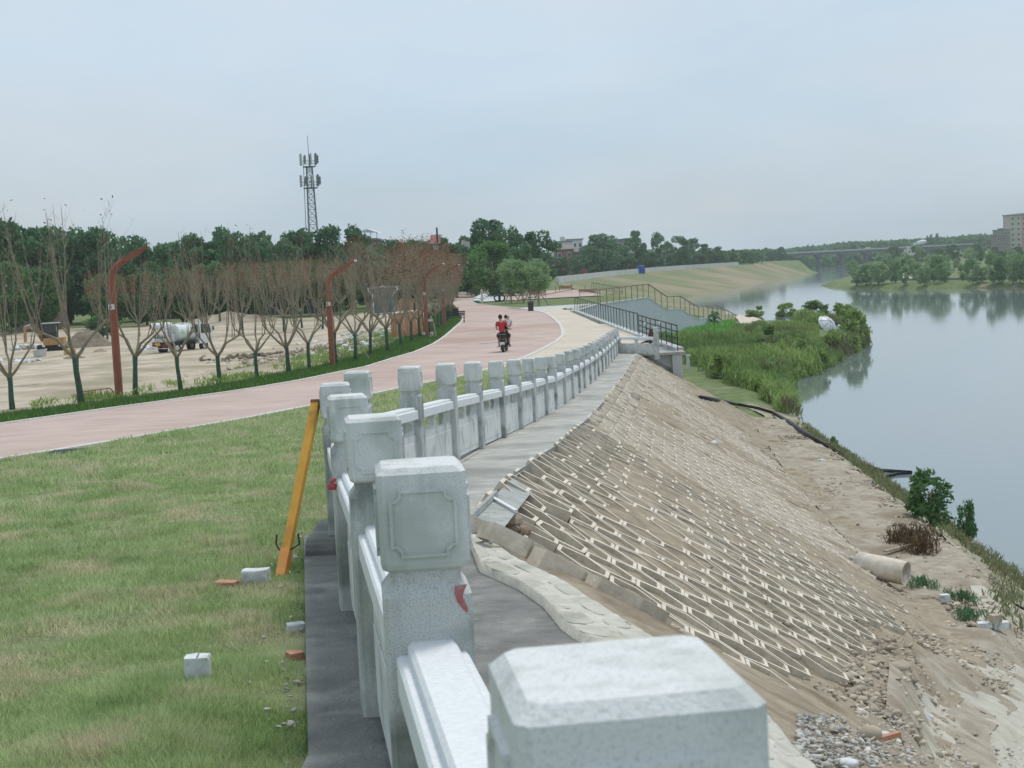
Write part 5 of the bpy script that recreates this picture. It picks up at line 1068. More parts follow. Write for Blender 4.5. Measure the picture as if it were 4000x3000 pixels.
MB().tube([(0,1.18,1.4),(0,1.24,1.4),(0,2.75,1.4),(0,2.82,1.4)],[.58,.68,.68,.58],20).build('tank', M['tank'], tk, False)
MB().box((0,2.0,2.1),(.5,.5,.08)).build('tank_hatch', M['white'], tk)
MB().box((.0,.35,1.12),(1.3,.8,.55)).build('control_box', M['pale'], tk)
for k in range(5): MB().box((-.5+.25*k,-.06,1.2),(.14,.015,.16)).build('vent', M['dark'], tk)
bl_ = MB().tube([(-.35,-.55,2.02),(-.33,-.5,2.02),(-.25,-.2,2.02),(0,.7,2.0),(.1,1.0,2.0)],[.26,.25,.22,.27,.20],18); bl_.build('cannon_barrel', M['white'], tk)
MB().tube([(-.355,-.57,2.02),(-.34,-.52,2.02)],[.17,.17],14).build('cannon_mouth', M['dark'], tk)
MB().tube([(0,.55,1.4),(0,.55,1.8)],.16,12).build('cannon_mount', M['white'], tk)
for y_ in (.1,.55): MB().tube([(-.1,y_,2.2),(-.1,y_,2.42)],.03,6).build('nozzle_post', M['white'], tk)
MB().box((0,-.10,.62),(1.6,.08,.16)).build('rear_bumper', mat('dull_red_paint', (.20,.04,.03), rough=.6), tk)
MB().box((-.15,-.16,.70),(.44,.02,.20)).build('number_plate', mat('yellow_plate', (.65,.45,.06), rough=.5), tk)
MB().box((0,-.05,.40),(1.5,.05,.05)).build('underrun_bar', M['white'], tk)
for s_ in (-1,1): MB().box((s_*.65,-.15,.72),(.2,.02,.1)).build('tail_light', M['logo'], tk)
for z_ in (.35,.65,.95): MB().beam((-.95,-.05,z_),(-.95,.35,z_),.03).build('ladder_rung', M['pale'], tk)
# ------------------------------------------------------------------ excavator
P = hit(205,1378); ex = thing('excavator', 'small orange and grey excavator with a dark cab beside the dirt mound', 'excavator', P, .15); gs = 1.28
def eb(c,s_,n,m_,R=None): return MB().box(tuple(v*gs for v in c),tuple(v*gs for v in s_)).build(n,m_,ex)
for y_ in (-.55,.55):
    MB().loft([[(x_*gs,(y_+d_)*gs,z_*gs) for x_,z_ in ((-.75,.0),(.75,.0),(.92,.17),(.75,.36),(-.75,.36),(-.92,.17))] for d_ in (-.13,.13)]).build('track', M['rubber'], ex)
eb((0,0,.42),(.7,.9,.14),'turntable',M['dark']); eb((.2,0,.72),(1.25,1.1,.45),'engine_cover',mat('worn_orange_paint', (.42,.22,.09), (.50,.30,.14), rough=.6, sc1=5))
eb((-.05,.0,1.05),(.85,.9,.5),'cab_base',M['dark']); eb((-.05,.0,1.52),(.8,.86,.55),'cab_glass',M['glass']); eb((0,0,1.86),(1.05,1.05,.05),'cab_roof',M['pale'])
for x_ in (-.46,.36):
    for y_ in (-.45,.45): MB().beam((x_*gs,y_*gs,1.2*gs),(x_*gs,y_*gs,1.84*gs),.06).build('cab_pillar', M['dark'], ex)
OR = mat('orange_boom_paint', (.45,.24,.12), (.52,.32,.18), rough=.6, sc1=4, c3=(.20,.10,.06), p3=.58, sc3=2)
for a,b,w_,n in (((-.5,0,.75),(-1.0,0,1.75),.2,'boom'),((-.98,0,1.72),(-1.6,0,1.62),.16,'boom'),((-1.55,0,1.75),(-1.58,0,.75),.15,'dipper_arm'),((-.78,0,1.2),(-1.3,0,1.78),.07,'hydraulic_ram'),((-1.2,0,1.85),(-1.62,0,1.72),.06,'hydraulic_ram')):
    MB().beam(tuple(v*gs for v in a),tuple(v*gs for v in b),w_*gs,w_*gs*1.1).build(n, OR if 'ram' not in n else M['chrome'], ex)
eb((-.75,0,.35),(.12,1.2,.35),'dozer_blade',M['dark'])
def bucket(root, s=1.0):
    MB().loft([[(x_*s,y_*s,z_*s) for x_,z_ in ((-.3,.0),(.25,.0),(.35,.45),(.3,.45),(.21,.05),(-.26,.05),(-.3,.4),(-.34,.4))] for y_ in (-.3,.3)]).build('shell', M['pale'], root)
    for y_ in (-.3,.3): MB().loft([[(x_*s,(y_+d_)*s,z_*s) for x_,z_ in ((-.3,0),(.25,0),(.35,.45),(-.34,.4))] for d_ in (-.015,.015)]).build('side_plate', M['pale'], root)
P = hit(158,1392); bkt = thing('excavator_bucket', 'empty grey steel excavator bucket lying on the ground left of the excavator', 'bucket', P); bucket(bkt, 1.25)
P = hit(272,1390); ym = thing('plate_compactor', 'yellow machine part with two dark openings on the ground beneath the excavator cab', 'machine part', P)
MB().loft([[(x_*k_,y_,z_*k_) for x_,z_ in ((-.35,0),(.35,0),(.42,.25),(.25,.5),(-.2,.55),(-.38,.3))] for y_,k_ in ((-.25,.95),(-.2,1),(.2,1),(.25,.95))]).build('casing', mat('yellow_machine_paint', (.62,.42,.05), (.70,.50,.08), rough=.5, sc1=4), ym)
MB().box((.05,-.27,.2),(.32,.04,.15)).build('opening', M['dark'], ym); MB().box((-.12,-.27,.42),(.12,.04,.08)).build('opening', M['dark'], ym)
def mound(name, label, cat, P, rx, ry, h, m, seed, n=34):
    V = []; 
    for j in range(n+1):
        for i in range(n+1):
            u = i/n*2-1; v = j/n*2-1; r_ = math.hypot(u,v); z = h*max(0,1-r_)**.9*(1+.5*float(vnoise(u*2+seed,v*2,.5,seed)))+.10*h*float(vnoise(u*3,v*3,.25,seed+1))-.12*(r_ > .97)-.1
            V.append((P[0]+u*rx,P[1]+v*ry,P[2]+z))
    i = (np.arange(n)[:,None]*(n+1)+np.arange(n)[None,:]).ravel(); return tag(raw(name, V, np.stack([i,i+1,i+n+2,i+n+1],-1), 4, m, None, True), label, cat)
M['dsoil'] = mat('dark_heap_soil', (.19,.155,.115), (.27,.23,.175), rough=.95, sc1=2.5, bump=.8, bsc=9, detail=9)
mound('dirt_mound', 'dark brown heap of earth to the right of the excavator', 'dirt heap', hit(345,1358), 2.4, 2.2, 1.9, M['dsoil'], 5)
mound('dirt_mound', 'low grey-brown earth pile in front of the dark heap', 'dirt heap', hit(395,1385), 1.3, 1.0, .5, M['soil2'], 6)
mound('dirt_mound', 'small dark spill of earth in front of the yellow machine part', 'dirt heap', hit(290,1400), 1.3, .9, .35, M['dsoil'], 7)
mound('dirt_mound', 'long low ridge of brown earth in the middle of the lot by the metal hoops', 'dirt heap', hit(160,1518), 4.6, 1.1, .34, M['soil2'], 8)
mound('dirt_mound', 'low ridge of brown earth just right of the tallest lamp', 'dirt heap', hit(540,1488), 1.6, .7, .22, M['soil2'], 9)
mound('dirt_mound', 'ragged bank of pale earth piled at the back edge of the lot', 'dirt heap', hit(900,1258), 7, 2.2, 1.3, M['dirt'], 12)
def heap(label, px, py, n, sx_, sy_, s_, m):
    P = hit(px,py); X = P[0]+sx_*rng.standard_normal(n); Y = P[1]+sy_*rng.standard_normal(n); Zb = Hz(X,Y)+.22*np.exp(-((X-P[0])**2/(sx_*sx_)+(Y-P[1])**2/(sy_*sy_)))
    ok = X < lotx(Y)-2.6; X, Y, Zb = X[ok], Y[ok], Zb[ok]; n = len(X)
    tag(rocks('rubble_pile', np.stack([X,Y,Zb],-1), s_*(.5+rng.random(n)), m), label, 'rubble', kind='stuff')
heap('pile of broken white concrete left of the excavator bucket', 115,1362,60,1.2,.8,.22,M['white_stone'])
heap('pile of pale broken concrete at the left picture edge', 20,1420,50,.9,.6,.2,M['white_stone'])
heap('broken pale concrete strewn behind the rear of the spray truck', 575,1372,60,1.5,1,.18,M['white_stone'])
heap('rubble and stones scattered on the slope near the second lamp', 1120,1400,320,3.6,9,.13,M['rock'])
heap('pale rubble scattered below the grey kiosk', 1480,1310,260,3.5,16,.16,M['white_stone'])
heap('dark debris and flat boards on the right part of the lot', 985,1400,70,2.2,1.5,.15,M['dsoil'])
# hooped metal rack
A_ = hitv(292,1578); B_ = hitv(452,1556); rk = thing('metal_hoop_rack', 'low brown metal hoop rack in the grass beside the tallest lamp', 'metal rack', A_)
d = (B_-A_); up = np.array([0,0,1.0]); n_ = 18
arc = [A_+up*.02]+[A_+d*t_+up*(.36*(1-max(0,(abs(t_-.5)-.34)/.16)**2.5)) for t_ in np.linspace(.02,.98,n_)]+[B_+up*.02]
wpart('hoop', MB().tube(arc, .022, 5), M['brownrail'], rk)
for t_ in (.35,.5,.65,.8): wpart('bar', MB().tube([A_+d*t_+up*.03, A_+d*t_+up*.37], .016, 5), M['brownrail'], rk)
# kiosk with flared white edged eaves
P = hit(1500,1226); kz = thing('kiosk', 'grey kiosk with white edges and flaring eaves at the back of the lot', 'kiosk', P, -.12); s = P[1]/F
M['kgrey'] = mat('grey_green_panel', (.13,.16,.155), (.16,.19,.185), rough=.7, sc1=2)
hw = 40*s; H_ = 100*s; ew = 58*s; he = 76*s; eh = 104*s
prof = [(-hw,-.1),(hw,-.1),(hw,he),(ew,he+16*s),(ew,eh),(10*s,eh),(0,eh+5*s),(-10*s,eh),(-ew,eh-2*s),(-ew,he+16*s),(-hw,he)]
MB().loft([[(x_,y_,z_) for x_,z_ in prof] for y_ in (0,2.4)]).build('wall', M['kgrey'], kz)
for a, b in zip([prof[k] for k in (1,2,3,4,5,6,7,8,9,10)], [prof[k] for k in (2,3,4,5,6,7,8,9,10,0)]): MB().beam((a[0],-.03,a[1]),(b[0],-.03,b[1]),.11,.09,(0,1,0)).build('white_edge', M['white'], kz)
for a, b in (((-hw-18*s,2.4,0),(-hw-18*s,2.4,he)),((-hw,-.03,.05),(hw,-.03,.05))): MB().beam(a,b,.11,.09,(0,1,0)).build('white_edge', M['white'], kz)
# orange barrier boards
M['orange'] = mat('orange_board', (.42,.20,.10), (.50,.27,.15), rough=.7, sc1=3)
def boards(label, pxs, h, nb, m, cat='barrier', name='barrier_board'):
    a = hit(*pxs[0]); b = hit(*pxs[1]); o = thing(name, label, cat, a); 
    for k in range(nb):
        p = a+(b-a)*k/nb; q = a+(b-a)*(k+.94)/nb; p[2] = H1(p[0],p[1]); q[2] = H1(q[0],q[1])
        wpart('panel', MB().loft([[(v[0],v[1]+e,v[2]-.1) for v in (p,q) for e in (0,)]+[(q[0],q[1],q[2]+h),(p[0],p[1],p[2]+h)],[(p[0],p[1]+.06,p[2]-.1),(q[0],q[1]+.06,q[2]-.1),(q[0],q[1]+.06,q[2]+h),(p[0],p[1]+.06,p[2]+h)]]), m, o)
    return o
boards('row of orange barrier boards behind the third lamp', ((1530,1332),(1655,1312)), 1.6, 5, M['orange'])
boards('orange boards standing right of the grey kiosk', ((1556,1220),(1640,1214)), 1.3, 4, M['orange'])
boards('pinkish brown garden wall behind the excavator', ((158,1290),(262,1284)), 4.6, 3, mat('pink_brown_render', (.27,.20,.19), (.33,.25,.23), rough=.9, sc1=1), 'wall', 'garden_wall')
boards('low grey wall behind the broken concrete pile', ((60,1300),(158,1292)), 2.4, 3, mat('grey_render', (.20,.20,.20), (.26,.26,.255), rough=.9, sc1=1), 'wall', 'garden_wall')
# black netting
M['net'] = mat('black_net', (.035,.04,.042), (.06,.066,.07), rough=.8, sc1=3)
def netting(label, x0, x1, y0, y1, h0, seed):
    n = 50; V = []; a = hit(x0,y0); b = hit(x1,y1)
    for i in range(n+1):
        p = a+(b-a)*i/n; zb = H1(p[0],p[1]); hh = h0*(1+.35*float(vnoise(i*.35,seed,1,seed))*2)
        for j in range(5): f = j/4; V.append((p[0], p[1]+1.2*f+.5*float(vnoise(i*.6,j,1,seed+3)), zb-.1+hh*f**.7))
    k = (np.arange(n)[:,None]*5+np.arange(4)[None,:]).ravel(); tag(raw('shade_netting', V, np.stack([k,k+1,k+6,k+5],-1), 4, M['net'], None, True), label, 'netting')
netting('crumpled black shade netting heaped at the back of the lot between two lamps', 1000, 1322, 1232, 1220, 1.5, 3)
netting('long dark netting fence behind the spray truck at the back of the lot', 590, 1000, 1247, 1236, 1.1, 5)
# tree guard, bins, bench
P = hitv(1683,1322); tg = thing('tree_guard', 'pale timber guard frame round a tree trunk to the right of the third lamp', 'tree guard', P)
for x_ in (-.35,.35):
    for y_ in (-.3,.3): MB().beam((x_,y_,-.05),(x_*.45,y_*.45,1.15),.05).build('leg', M['wood'], tg)
for z_,k_ in ((.12,.95),(1.08,.48)):
    for y_ in (-.3,.3): MB().beam((-.35*k_,y_*k_,z_),(.35*k_,y_*k_,z_),.05,.12).build('crossbar', M['block'], tg)
for k in range(4): MB().box((-.26+.17*k,-.31,.12),(.07,.02,.13)).build('dark_stripe', M['dark'], tg)
def bin_(label, px, py, s_=1.0):
    P = hit(px,py); o = thing('litter_bin', label, 'litter bin', P); MB().loft([oring(0,0,0,.24*s_,.2*s_,.03),oring(0,0,.8*s_,.26*s_,.22*s_,.03)]).build('bin_body', M['dark'], o); MB().box((0,0,.86*s_),(.56*s_,.48*s_,.06)).build('lid', M['dark'], o)
bin_('dark square litter bin at the corner of the red and beige paths', 2074, 1216, 1.0); bin_('dark litter bin standing beside the dark bench at the left bend', 1781, 1243, 1.0)
def bench(label, px, py, m, w_=1.5, rz=0, name='bench', back=True):
    P = hit(px,py); o = thing(name, label, 'bench', P, rz)
    for k in range(3): MB().box((0,-.16+.15*k,.43),(w_,.12,.04)).build('seat_slat', m, o)
    if back:
        for k in range(3): MB().box((0,.26+.02*k,.58+.13*k),(w_,.03,.10)).build('back_slat', m, o)
    for x_ in (-w_/2+.12,w_/2-.12): MB().box((x_,.02,.2),(.06,.42,.42)).build('leg', m, o)
bench('dark park bench beside the litter bin at the left bend of the path', 1776, 1262, M['dark'], 1.7, .1)
bench('brown bench on the plaza behind the staked saplings', 2105, 1164, M['brownrail'], 2.0); bench('brown bench on the plaza to the left of the dark green baluster fence', 2295, 1157, M['brownrail'], 2.2)
bench('rust red bench at the far side of the plaza, right of centre', 2210, 1138, M['lamp'], 2.2); bench('rust red bench at the far side of the plaza behind the saplings', 2055, 1142, M['lamp'], 2.2)
# brown plaza railing and dark green baluster fence
a = hit(1998,1181); b = hit(2430,1150); L_ = [a+(b-a)*t_ for t_ in np.linspace(0,1,9)]; L_ = [(p[0],p[1],H1(p[0],p[1])) for p in L_]
railing('plaza_railing', 'low brown railing with widely spaced posts along the front of the plaza', L_, 1.05, 9, M['brownrail'], .09, .09, rails=(.12,))
a = hit(2312,1128); b = hit(2432,1146); L_ = [(p[0],p[1],H1(p[0],p[1])) for p in [a+(b-a)*t_ for t_ in np.linspace(0,1,5)]]
railing('green_fence', 'dark green baluster fence on the far right corner of the plaza', L_, 1.5, 20, mat('dark_green_paint', (.05,.07,.05), rough=.6), .08, .08)
# staked saplings
for i, (px, py, lab) in enumerate(((1998,1182,'leftmost staked sapling on the plaza verge, right of the tyres'),(2044,1182,'staked sapling in front of the brown bench, second from the left'),(2072,1180,'staked sapling directly behind the corner litter bin'),(2106,1194,'rightmost staked sapling, nearest to the grey pavement'))):
    P = hit(px,py); o = thing('staked_sapling', lab, 'sapling', P, 0, 'staked saplings on the plaza verge')
    MB().tube([(0,0,-.1),(.02,0,1.4),(0,.03,3.0),(.05,0,4.2)],[.07,.06,.045,.015],6).build('trunk', M['bark'], o)
    for k in range(3): a = 2.1*k+.3; MB().beam((1.05*math.cos(a),1.05*math.sin(a),-.02),(.05*math.cos(a),.05*math.sin(a),1.45),.07).build('stake', M['wood'], o)
    c_ = link('crown', WL[i%3].crown, o); c_.scale = (4.2,4.2,3.6); c_.location = (0,0,1.3)
# sandbags, post, tyres
P0 = hit(1868,1182); sb = thing('sandbag_heap', 'low heap of white sandbags at the corner of the plaza paving', 'sandbags', P0)
for k in range(9):
    t_ = k/8; P = hit(1862+42*t_,1181-24*t_); wpart('sandbag', MB().ell((P[0],P[1],P[2]+.22+.22*(k%2)),(.55,.8,.22),8,5), M['white_stone'], sb)
P = hit(1884,1188); tag(MB().beam((P[0],P[1],P[2]-.1),(P[0],P[1],P[2]+1.75),.24).build('concrete_post', M['block']), 'square grey concrete post in front of the white sandbags', 'post')
for px, lab in ((1943,'left of two black tyres standing behind the plaza verge'),(1961,'right of two black tyres standing behind the plaza verge')):
    P = hit(px,1178); o = thing('tyre', lab, 'tyre', P); n = 18; mb = MB(); mb.loft([[((.36+.09*math.cos(b_))*math.cos(a_), .09*math.sin(b_)*1.1, .44+(.36+.09*math.cos(b_))*math.sin(a_)) for b_ in [2*math.pi*q/8 for q in range(8)]] for a_ in [2*math.pi*k/n for k in range(n+1)]], cap=False); mb.build('tread', M['rubber'], o, True)
# cars
def car(label, px, py, rz, m, suv=False):
    P = hit(px,py); o = thing('parked_car', label, 'car', P, rz); L_, Wd, Hh = (4.5,1.8,1.7 if suv else 1.45)
    def ring(y,z0,z1,w0,w1): return [(-w0,y,z0),(w0,y,z0),(w0,y,(z0+z1)/2),(w1,y,z1),(-w1,y,z1),(-w0,y,(z0+z1)/2)]
    MB().loft([ring(0,.35,.8,.72,.68),ring(.1,.25,.98,.86,.78),ring(1.0,.25,1.0,.9,.82),ring(3.2,.25,.95,.9,.82),ring(4.3,.28,.78,.84,.74),ring(4.5,.35,.65,.7,.62)]).build('body', m, o)
    MB().loft([ring(.25 if not suv else .08,.93,1.0,.76,.72),ring(.75 if not suv else .3,.93,Hh-.04,.76,.58),ring(2.2,.93,Hh,.77,.6),ring(3.2,.93,.97,.76,.7)]).build('cabin', M['glass'], o)
    MB().loft([[(-.57,.8,Hh-.03),(.57,.8,Hh-.03),(.57,2.2,Hh+.01),(-.57,2.2,Hh+.01)],[(-.5,.85,Hh+.03),(.5,.85,Hh+.03),(.5,2.15,Hh+.05),(-.5,2.15,Hh+.05)]]).build('roof', m, o)
    for x_ in (-.8,.8):
        for y_ in (.85,3.6): wheel('wheel', x_, y_, .32, .22, o)
    for s_ in (-1,1): MB().box((s_*.62,.03,.78),(.28,.06,.12)).build('tail_light', M['logo'], o)
    MB().box((0,.0,.62),(.44,.03,.14)).build('number_plate', M['dark'], o); MB().box((0,.02,.4),(1.5,.08,.18)).build('bumper', M['dark'], o)
car('white hatchback on the red path where it vanishes under the trees', 1855, 1142, -.12, M['white'])
car('grey off-road car behind the white hatchback under the trees', 1882, 1132, -.1, mat('grey_car_paint', (.12,.12,.12), rough=.35), True)
# umbrella with an angler's bag
M['wallseam'] = mat('grey_seam', (.35,.36,.37), rough=.8)
P = hit(3232,1318); um = thing('fishing_umbrella', 'white fishing umbrella tipped on its side among the weeds of the spit', 'umbrella', (P[0],P[1],P[2]+.55), .3)
R_ = 1.15; cr = MB(); nseg = 8; tip = (0,0,.62)
Rm = Euler((math.radians(48),math.radians(22),0)).to_matrix(); rings = []
for q, (rr_, z_) in enumerate(((.02,.62),(.45,.55),(.85,.36),(R_,.08))):
    rings.append([tuple(Rm@Vector((rr_*math.cos(2*math.pi*k/16)*(1 if k%2 == 0 else .965),rr_*math.sin(2*math.pi*k/16)*(1 if k%2 == 0 else .965),z_))+Vector((0,0,.75))) for k in range(16)])
cr.loft(rings, cap=False); cr.build('canopy', M['white'], um, False)
MB().tube([Rm@Vector((0,0,.66))+Vector((0,0,.75)),Rm@Vector((0,0,-.9))+Vector((0,0,.75))],.022,6).build('pole', M['dark'], um)
for k in range(8):
    a = 2*math.pi*k/8; MB().tube([Rm@Vector((0,0,.6))+Vector((0,0,.745)),Rm@Vector((R_*.98*math.cos(a),R_*.98*math.sin(a),.07))+Vector((0,0,.745))],.008,4).build('rib', M['dark'], um)
    MB().tube([Rm@Vector((q_*math.cos(a),q_*math.sin(a),z_+.012))+Vector((0,0,.75)) for q_,z_ in ((.02,.62),(.45,.55),(.85,.36),(R_,.08))],.02,4).build('seam', M['wallseam'], um)
P = hit(3278,1312); ob = thing('angler_bag', 'white bag beside a dark box right of the white umbrella', 'bag', P); MB().ell((0,0,.9),(.22,.2,.35),8,6).build('bag_body', M['white'], ob); MB().box((-.1,.3,1.25),(.55,.3,.3)).build('dark_box', M['dark'], ob)
# sandy path on the spit, stone marker
q1 = [hit(px,py)[:2] for px,py in ((2868,1240),(2930,1238),(3000,1240),(3060,1246),(3100,1256))]; q2 = [hit(px,py)[:2] for px,py in ((2900,1278),(2960,1272),(3020,1268),(3070,1266),(3105,1262))]
sheet('sandy_path', q1, q2, 4, M['beige'], .12, 3)
q1 = [hit(px,py)[:2] for px,py in ((2905,1312),(2950,1306),(2975,1304))]; q2 = [hit(px,py)[:2] for px,py in ((2940,1345),(2955,1340),(2962,1335))]
mk_ = hit(2688,1440); wm_ = thing('white_marker', 'flaking white stone marker post in the weeds right of the retaining block', 'marker post', mk_)
MB().loft([oring(0,0,-.1,.16,.16,.03),oring(.03,0,.5,.13,.13,.03),oring(0,0,1.0,.11,.11,.03)]).build('shaft', M['white_stone'], wm_); MB().box((.05,0,1.08),(.36,.25,.14)).build('cap', M['white_stone'], wm_)
# ================================================================== FAR THINGS
# lattice tower
Yt = 300.0; b = atY(1233,1060,Yt); tz0 = H1(b[0],Yt); T_ = lambda py: EYE+(1089-py)/F*Yt*1.0
tw = thing('mobile_phone_mast', 'tall grey lattice mobile phone mast with two rings of antennas above the trees', 'mast', (b[0],Yt,tz0))
M['steel'] = mat('dull_steel', (.15,.18,.185), (.20,.23,.235), rough=.6, sc1=1)
ztop = T_(658); zz = [0,4,8,12,15,18,20.5,23,25.5,ztop-tz0]; hwid = lambda z: 1.15-.6*z/(ztop-tz0)
for sx_, sy_ in ((-1,-1),(1,-1),(1,1),(-1,1)):
    mb = MB(); mb.tube([(sx_*hwid(z),sy_*hwid(z),z) for z in zz],.085,5); mb.build('leg', M['steel'], tw)
cor = [(-1,-1),(1,-1),(1,1),(-1,1)]
for z0, z1 in zip(zz[:-1], zz[1:]):
    zm = (z0+z1)/2
    for (za,zb_) in ((z0,zm),(zm,z1)):
        mb = MB()
        for k in range(4):
            a_, b_ = cor[k], cor[(k+1)%4]; mb.tube([(a_[0]*hwid(za),a_[1]*hwid(za),za),(b_[0]*hwid(zb_),b_[1]*hwid(zb_),zb_)],.04,4); mb.tube([(b_[0]*hwid(za),b_[1]*hwid(za),za),(a_[0]*hwid(zb_),a_[1]*hwid(zb_),zb_)],.04,4)
            mb.tube([(a_[0]*hwid(zb_),a_[1]*hwid(zb_),zb_),(b_[0]*hwid(zb_),b_[1]*hwid(zb_),zb_)],.04,4)
        mb.build('bracing', M['steel'], tw)
mb = MB()
for z in np.arange(6,ztop-tz0-1,.5): mb.beam((-1.75+.6*z/27,-.2,z),(-1.75+.6*z/27,.2,z),.05)
for y_ in (-.22,.22): mb.tube([(-1.75,y_,0),(-1.75+.6,y_,27)],.045,4)
mb.build('ladder', M['steel'], tw)
for zpl, R_ in ((T_(738)-tz0,1.75),(T_(656)-tz0,1.55)):
    pf = MB(); pf.tube([(0,0,zpl-.08),(0,0,zpl+.08)],R_*.85,12); pl_ = pf.build('platform', M['steel'], tw)
    for z in (.6,1.15): MB().tube([(R_*.9*math.cos(a),R_*.9*math.sin(a),zpl+z) for a in np.linspace(0,2*math.pi,17)],.04,4).build('guard_rail', M['steel'], pl_)
    for k in range(9):
        a = 2*math.pi*k/9+.2; MB().box((R_*1.12*math.cos(a),R_*1.12*math.sin(a),zpl+1.45),(.34,.2,2.3 if k%3 else 1.6),a).build('antenna_panel', M['pale'] if k%2 else M['steel'], pl_)
MB().tube([(0,0,ztop-tz0),(0,0,ztop-tz0+6.3)],[.09,.05],6).build('lightning_rod', M['steel'], tw)
# buildings
M['wallw'] = mat('white_wall', (.62,.63,.62), (.70,.71,.70), rough=.9, sc1=.4); M['wallg'] = mat('grey_wall', (.22,.235,.22), (.30,.31,.285), rough=.9, sc1=.4); M['wallb'] = mat('brick_wall', (.27,.13,.10), (.34,.18,.14), rough=.9, sc1=.8); M['roofc'] = mat('grey_roof', (.20,.20,.19), (.28,.27,.25), rough=.9, sc1=.4)
def building(label, px0, px1, ytop, Y_, depth, m, roof='flat', wins=(3,2), name='house', ybase=None, roofm=None, cat='house', frac=None):
    A = atY(px0, ytop, Y_); B = atY(px1, ytop, Y_); zt_ = (A[2]+B[2])/2; xm = (A[0]+B[0])/2; z0 = H1(xm, Y_) if ybase is None else ybase; wd = B[0]-A[0]; hh = zt_-z0
    o = thing(name, label, cat, (xm,Y_,z0)); MB().box((0,depth/2,hh/2),(wd,depth,hh+.4)).build('wall', m, o)
    if roof == 'flat': MB().box((0,depth/2,hh+.3),(wd+.8,depth+.8,.3)).build('roof', roofm or M['roofc'], o)
    else: MB().loft([[(-wd/2-.4,-.5,hh+.1),(-wd/2-.4,depth/2,hh+1.6),(-wd/2-.4,depth+.5,hh+.1)],[(wd/2+.4,-.5,hh+.1),(wd/2+.4,depth/2,hh+1.6),(wd/2+.4,depth+.5,hh+.1)]]).build('roof', roofm or M['roofc'], o)
    nc, nr = wins; fh = min(3.2, hh/max(nr,1))
    for r_ in range(nr):
        for c_ in range(nc):
            x_ = -wd/2+wd*(c_+.5)/nc; z_ = hh-fh*(r_+.55)
            f = MB().box((x_,-.04,z_),(wd/nc*.42,.08,fh*.48)).build('window', M['white'], o); MB().box((x_,-.09,z_),(wd/nc*.36,.04,fh*.4)).build('pane', M['glass'], f)
    return o, wd, hh
o, wd, hh = building('pale green terrace building with a roof canopy rising behind the trees above the kiosk', 1402, 1474, 945, 233, 8, mat('pale_green_wall', (.30,.36,.32), (.36,.42,.38), rough=.9, sc1=.5), wins=(2,3), cat='building', name='terrace_building')
MB().loft([[(-wd/2-.3,-.3,hh+1.55),(0,-.3,hh+2.0),(wd/2+.3,-.3,hh+1.35)],[(-wd/2-.3,8,hh+1.75),(0,8,hh+2.2),(wd/2+.3,8,hh+1.55)]]).build('canopy', M['wallw'], o)
for x_ in (-wd/2,-wd/6,wd/6,wd/2): MB().beam((x_,0,hh),(x_,0,hh+1.55),.12).build('canopy_post', M['wallw'], o)
MB().box((0,-.1,hh+.3),(wd,.1,.5)).build('parapet', M['wallg'], o)
o, wd, hh = building('small brown roofed hut with a dark chimney pipe poking out of the treeline', 1690, 1712, 955, 238, 4, M['wallw'], 'gable', (1,1), roofm=M['wallb']); MB().tube([(wd/2-.1,0,hh),(wd/2-.1,0,hh+2.7)],.14,8).build('chimney', M['dark'], o)
building('tiny white gabled roof peeping out under the big central tree', 1812, 1826, 982, 236, 3, M['wallw'], 'gable', (1,1))
o, wd, hh = building('white walled house with a long flat dark roof on the far bank', 2156, 2234, 947, 495, 9, M['wallw'], 'flat', (4,2)); MB().box((wd*.05,3,hh+1.1),(1.6,1.6,1.6)).build('roof_tank', M['wallw'], o)
building('pale upper storey with balcony right behind the white walled house', 2215, 2275, 938, 510, 9, M['wallw'], 'flat', (3,2))
building('brick red low house with sagging roof in front of the white house', 2166, 2240, 975, 467, 7, M['wallb'], 'gable', (2,1)); building('long grey shed to the right of the brick house', 2235, 2330, 984, 471, 7, M['wallg'], 'gable', (4,1))
building('grey flat-roofed house between two dark trees on the far bank', 2320, 2452, 940, 540, 10, M['wallg'], 'flat', (6,2)); building('white narrow house wall left of the tall narrow tree', 2440, 2456, 935, 545, 8, M['wallw'], 'flat', (1,2))
building('small white house below the tall narrow tree', 2464, 2516, 976, 550, 8, M['wallw'], 'flat', (3,1)); building('small white house glimpsed left of the flat-topped tree', 2592, 2614, 966, 565, 8, M['wallw'], 'flat', (1,2))
building('low white cottage half hidden low in the far bank trees', 2636, 2664, 1012, 655, 7, M['wallw'], 'gable', (2,1)); building('grey low building near the right end of the far bank trees', 2775, 2815, 1000, 735, 9, M['wallg'], 'flat', (3,1)); building('beige building at the right end of the far bank trees', 2828, 2856, 984, 755, 9, M['wallg'], 'flat', (2,2)); building('pale two-storey house seen last before the bridge', 2866, 2900, 996, 775, 9, M['wallw'], 'flat', (2,2))
P = atY(2470,1045,500); ob = thing('blue_tarpaulin', 'bright blue tarpaulin shelter below the trees on the far bank', 'tarpaulin', (P[0],470,H1(P[0],470))); MB().loft([[(-1.5,0,0),(1.5,0,0),(1.3,0,2.2),(-1.2,0,2.4)],[(-1.6,2.5,0),(1.6,2.5,0),(1.2,2.5,2.5),(-1.3,2.5,2.3)]]).build('cover', mat('blue_plastic', (.03,.10,.42), rough=.5), ob)
P = atY(2283,1050,400); ob = thing('red_banner', 'faded red board standing among the small trees on the far bank', 'board', (P[0],400,H1(P[0],400))); MB().box((0,0,1.9),(1.5,.15,1.6)).build('board', mat('faded_red', (.26,.09,.08), rough=.8), ob); [MB().box((x_,0,.4),(.1,.1,1.2)).build('leg', M['dark'], ob) for x_ in (-.8,.8)]
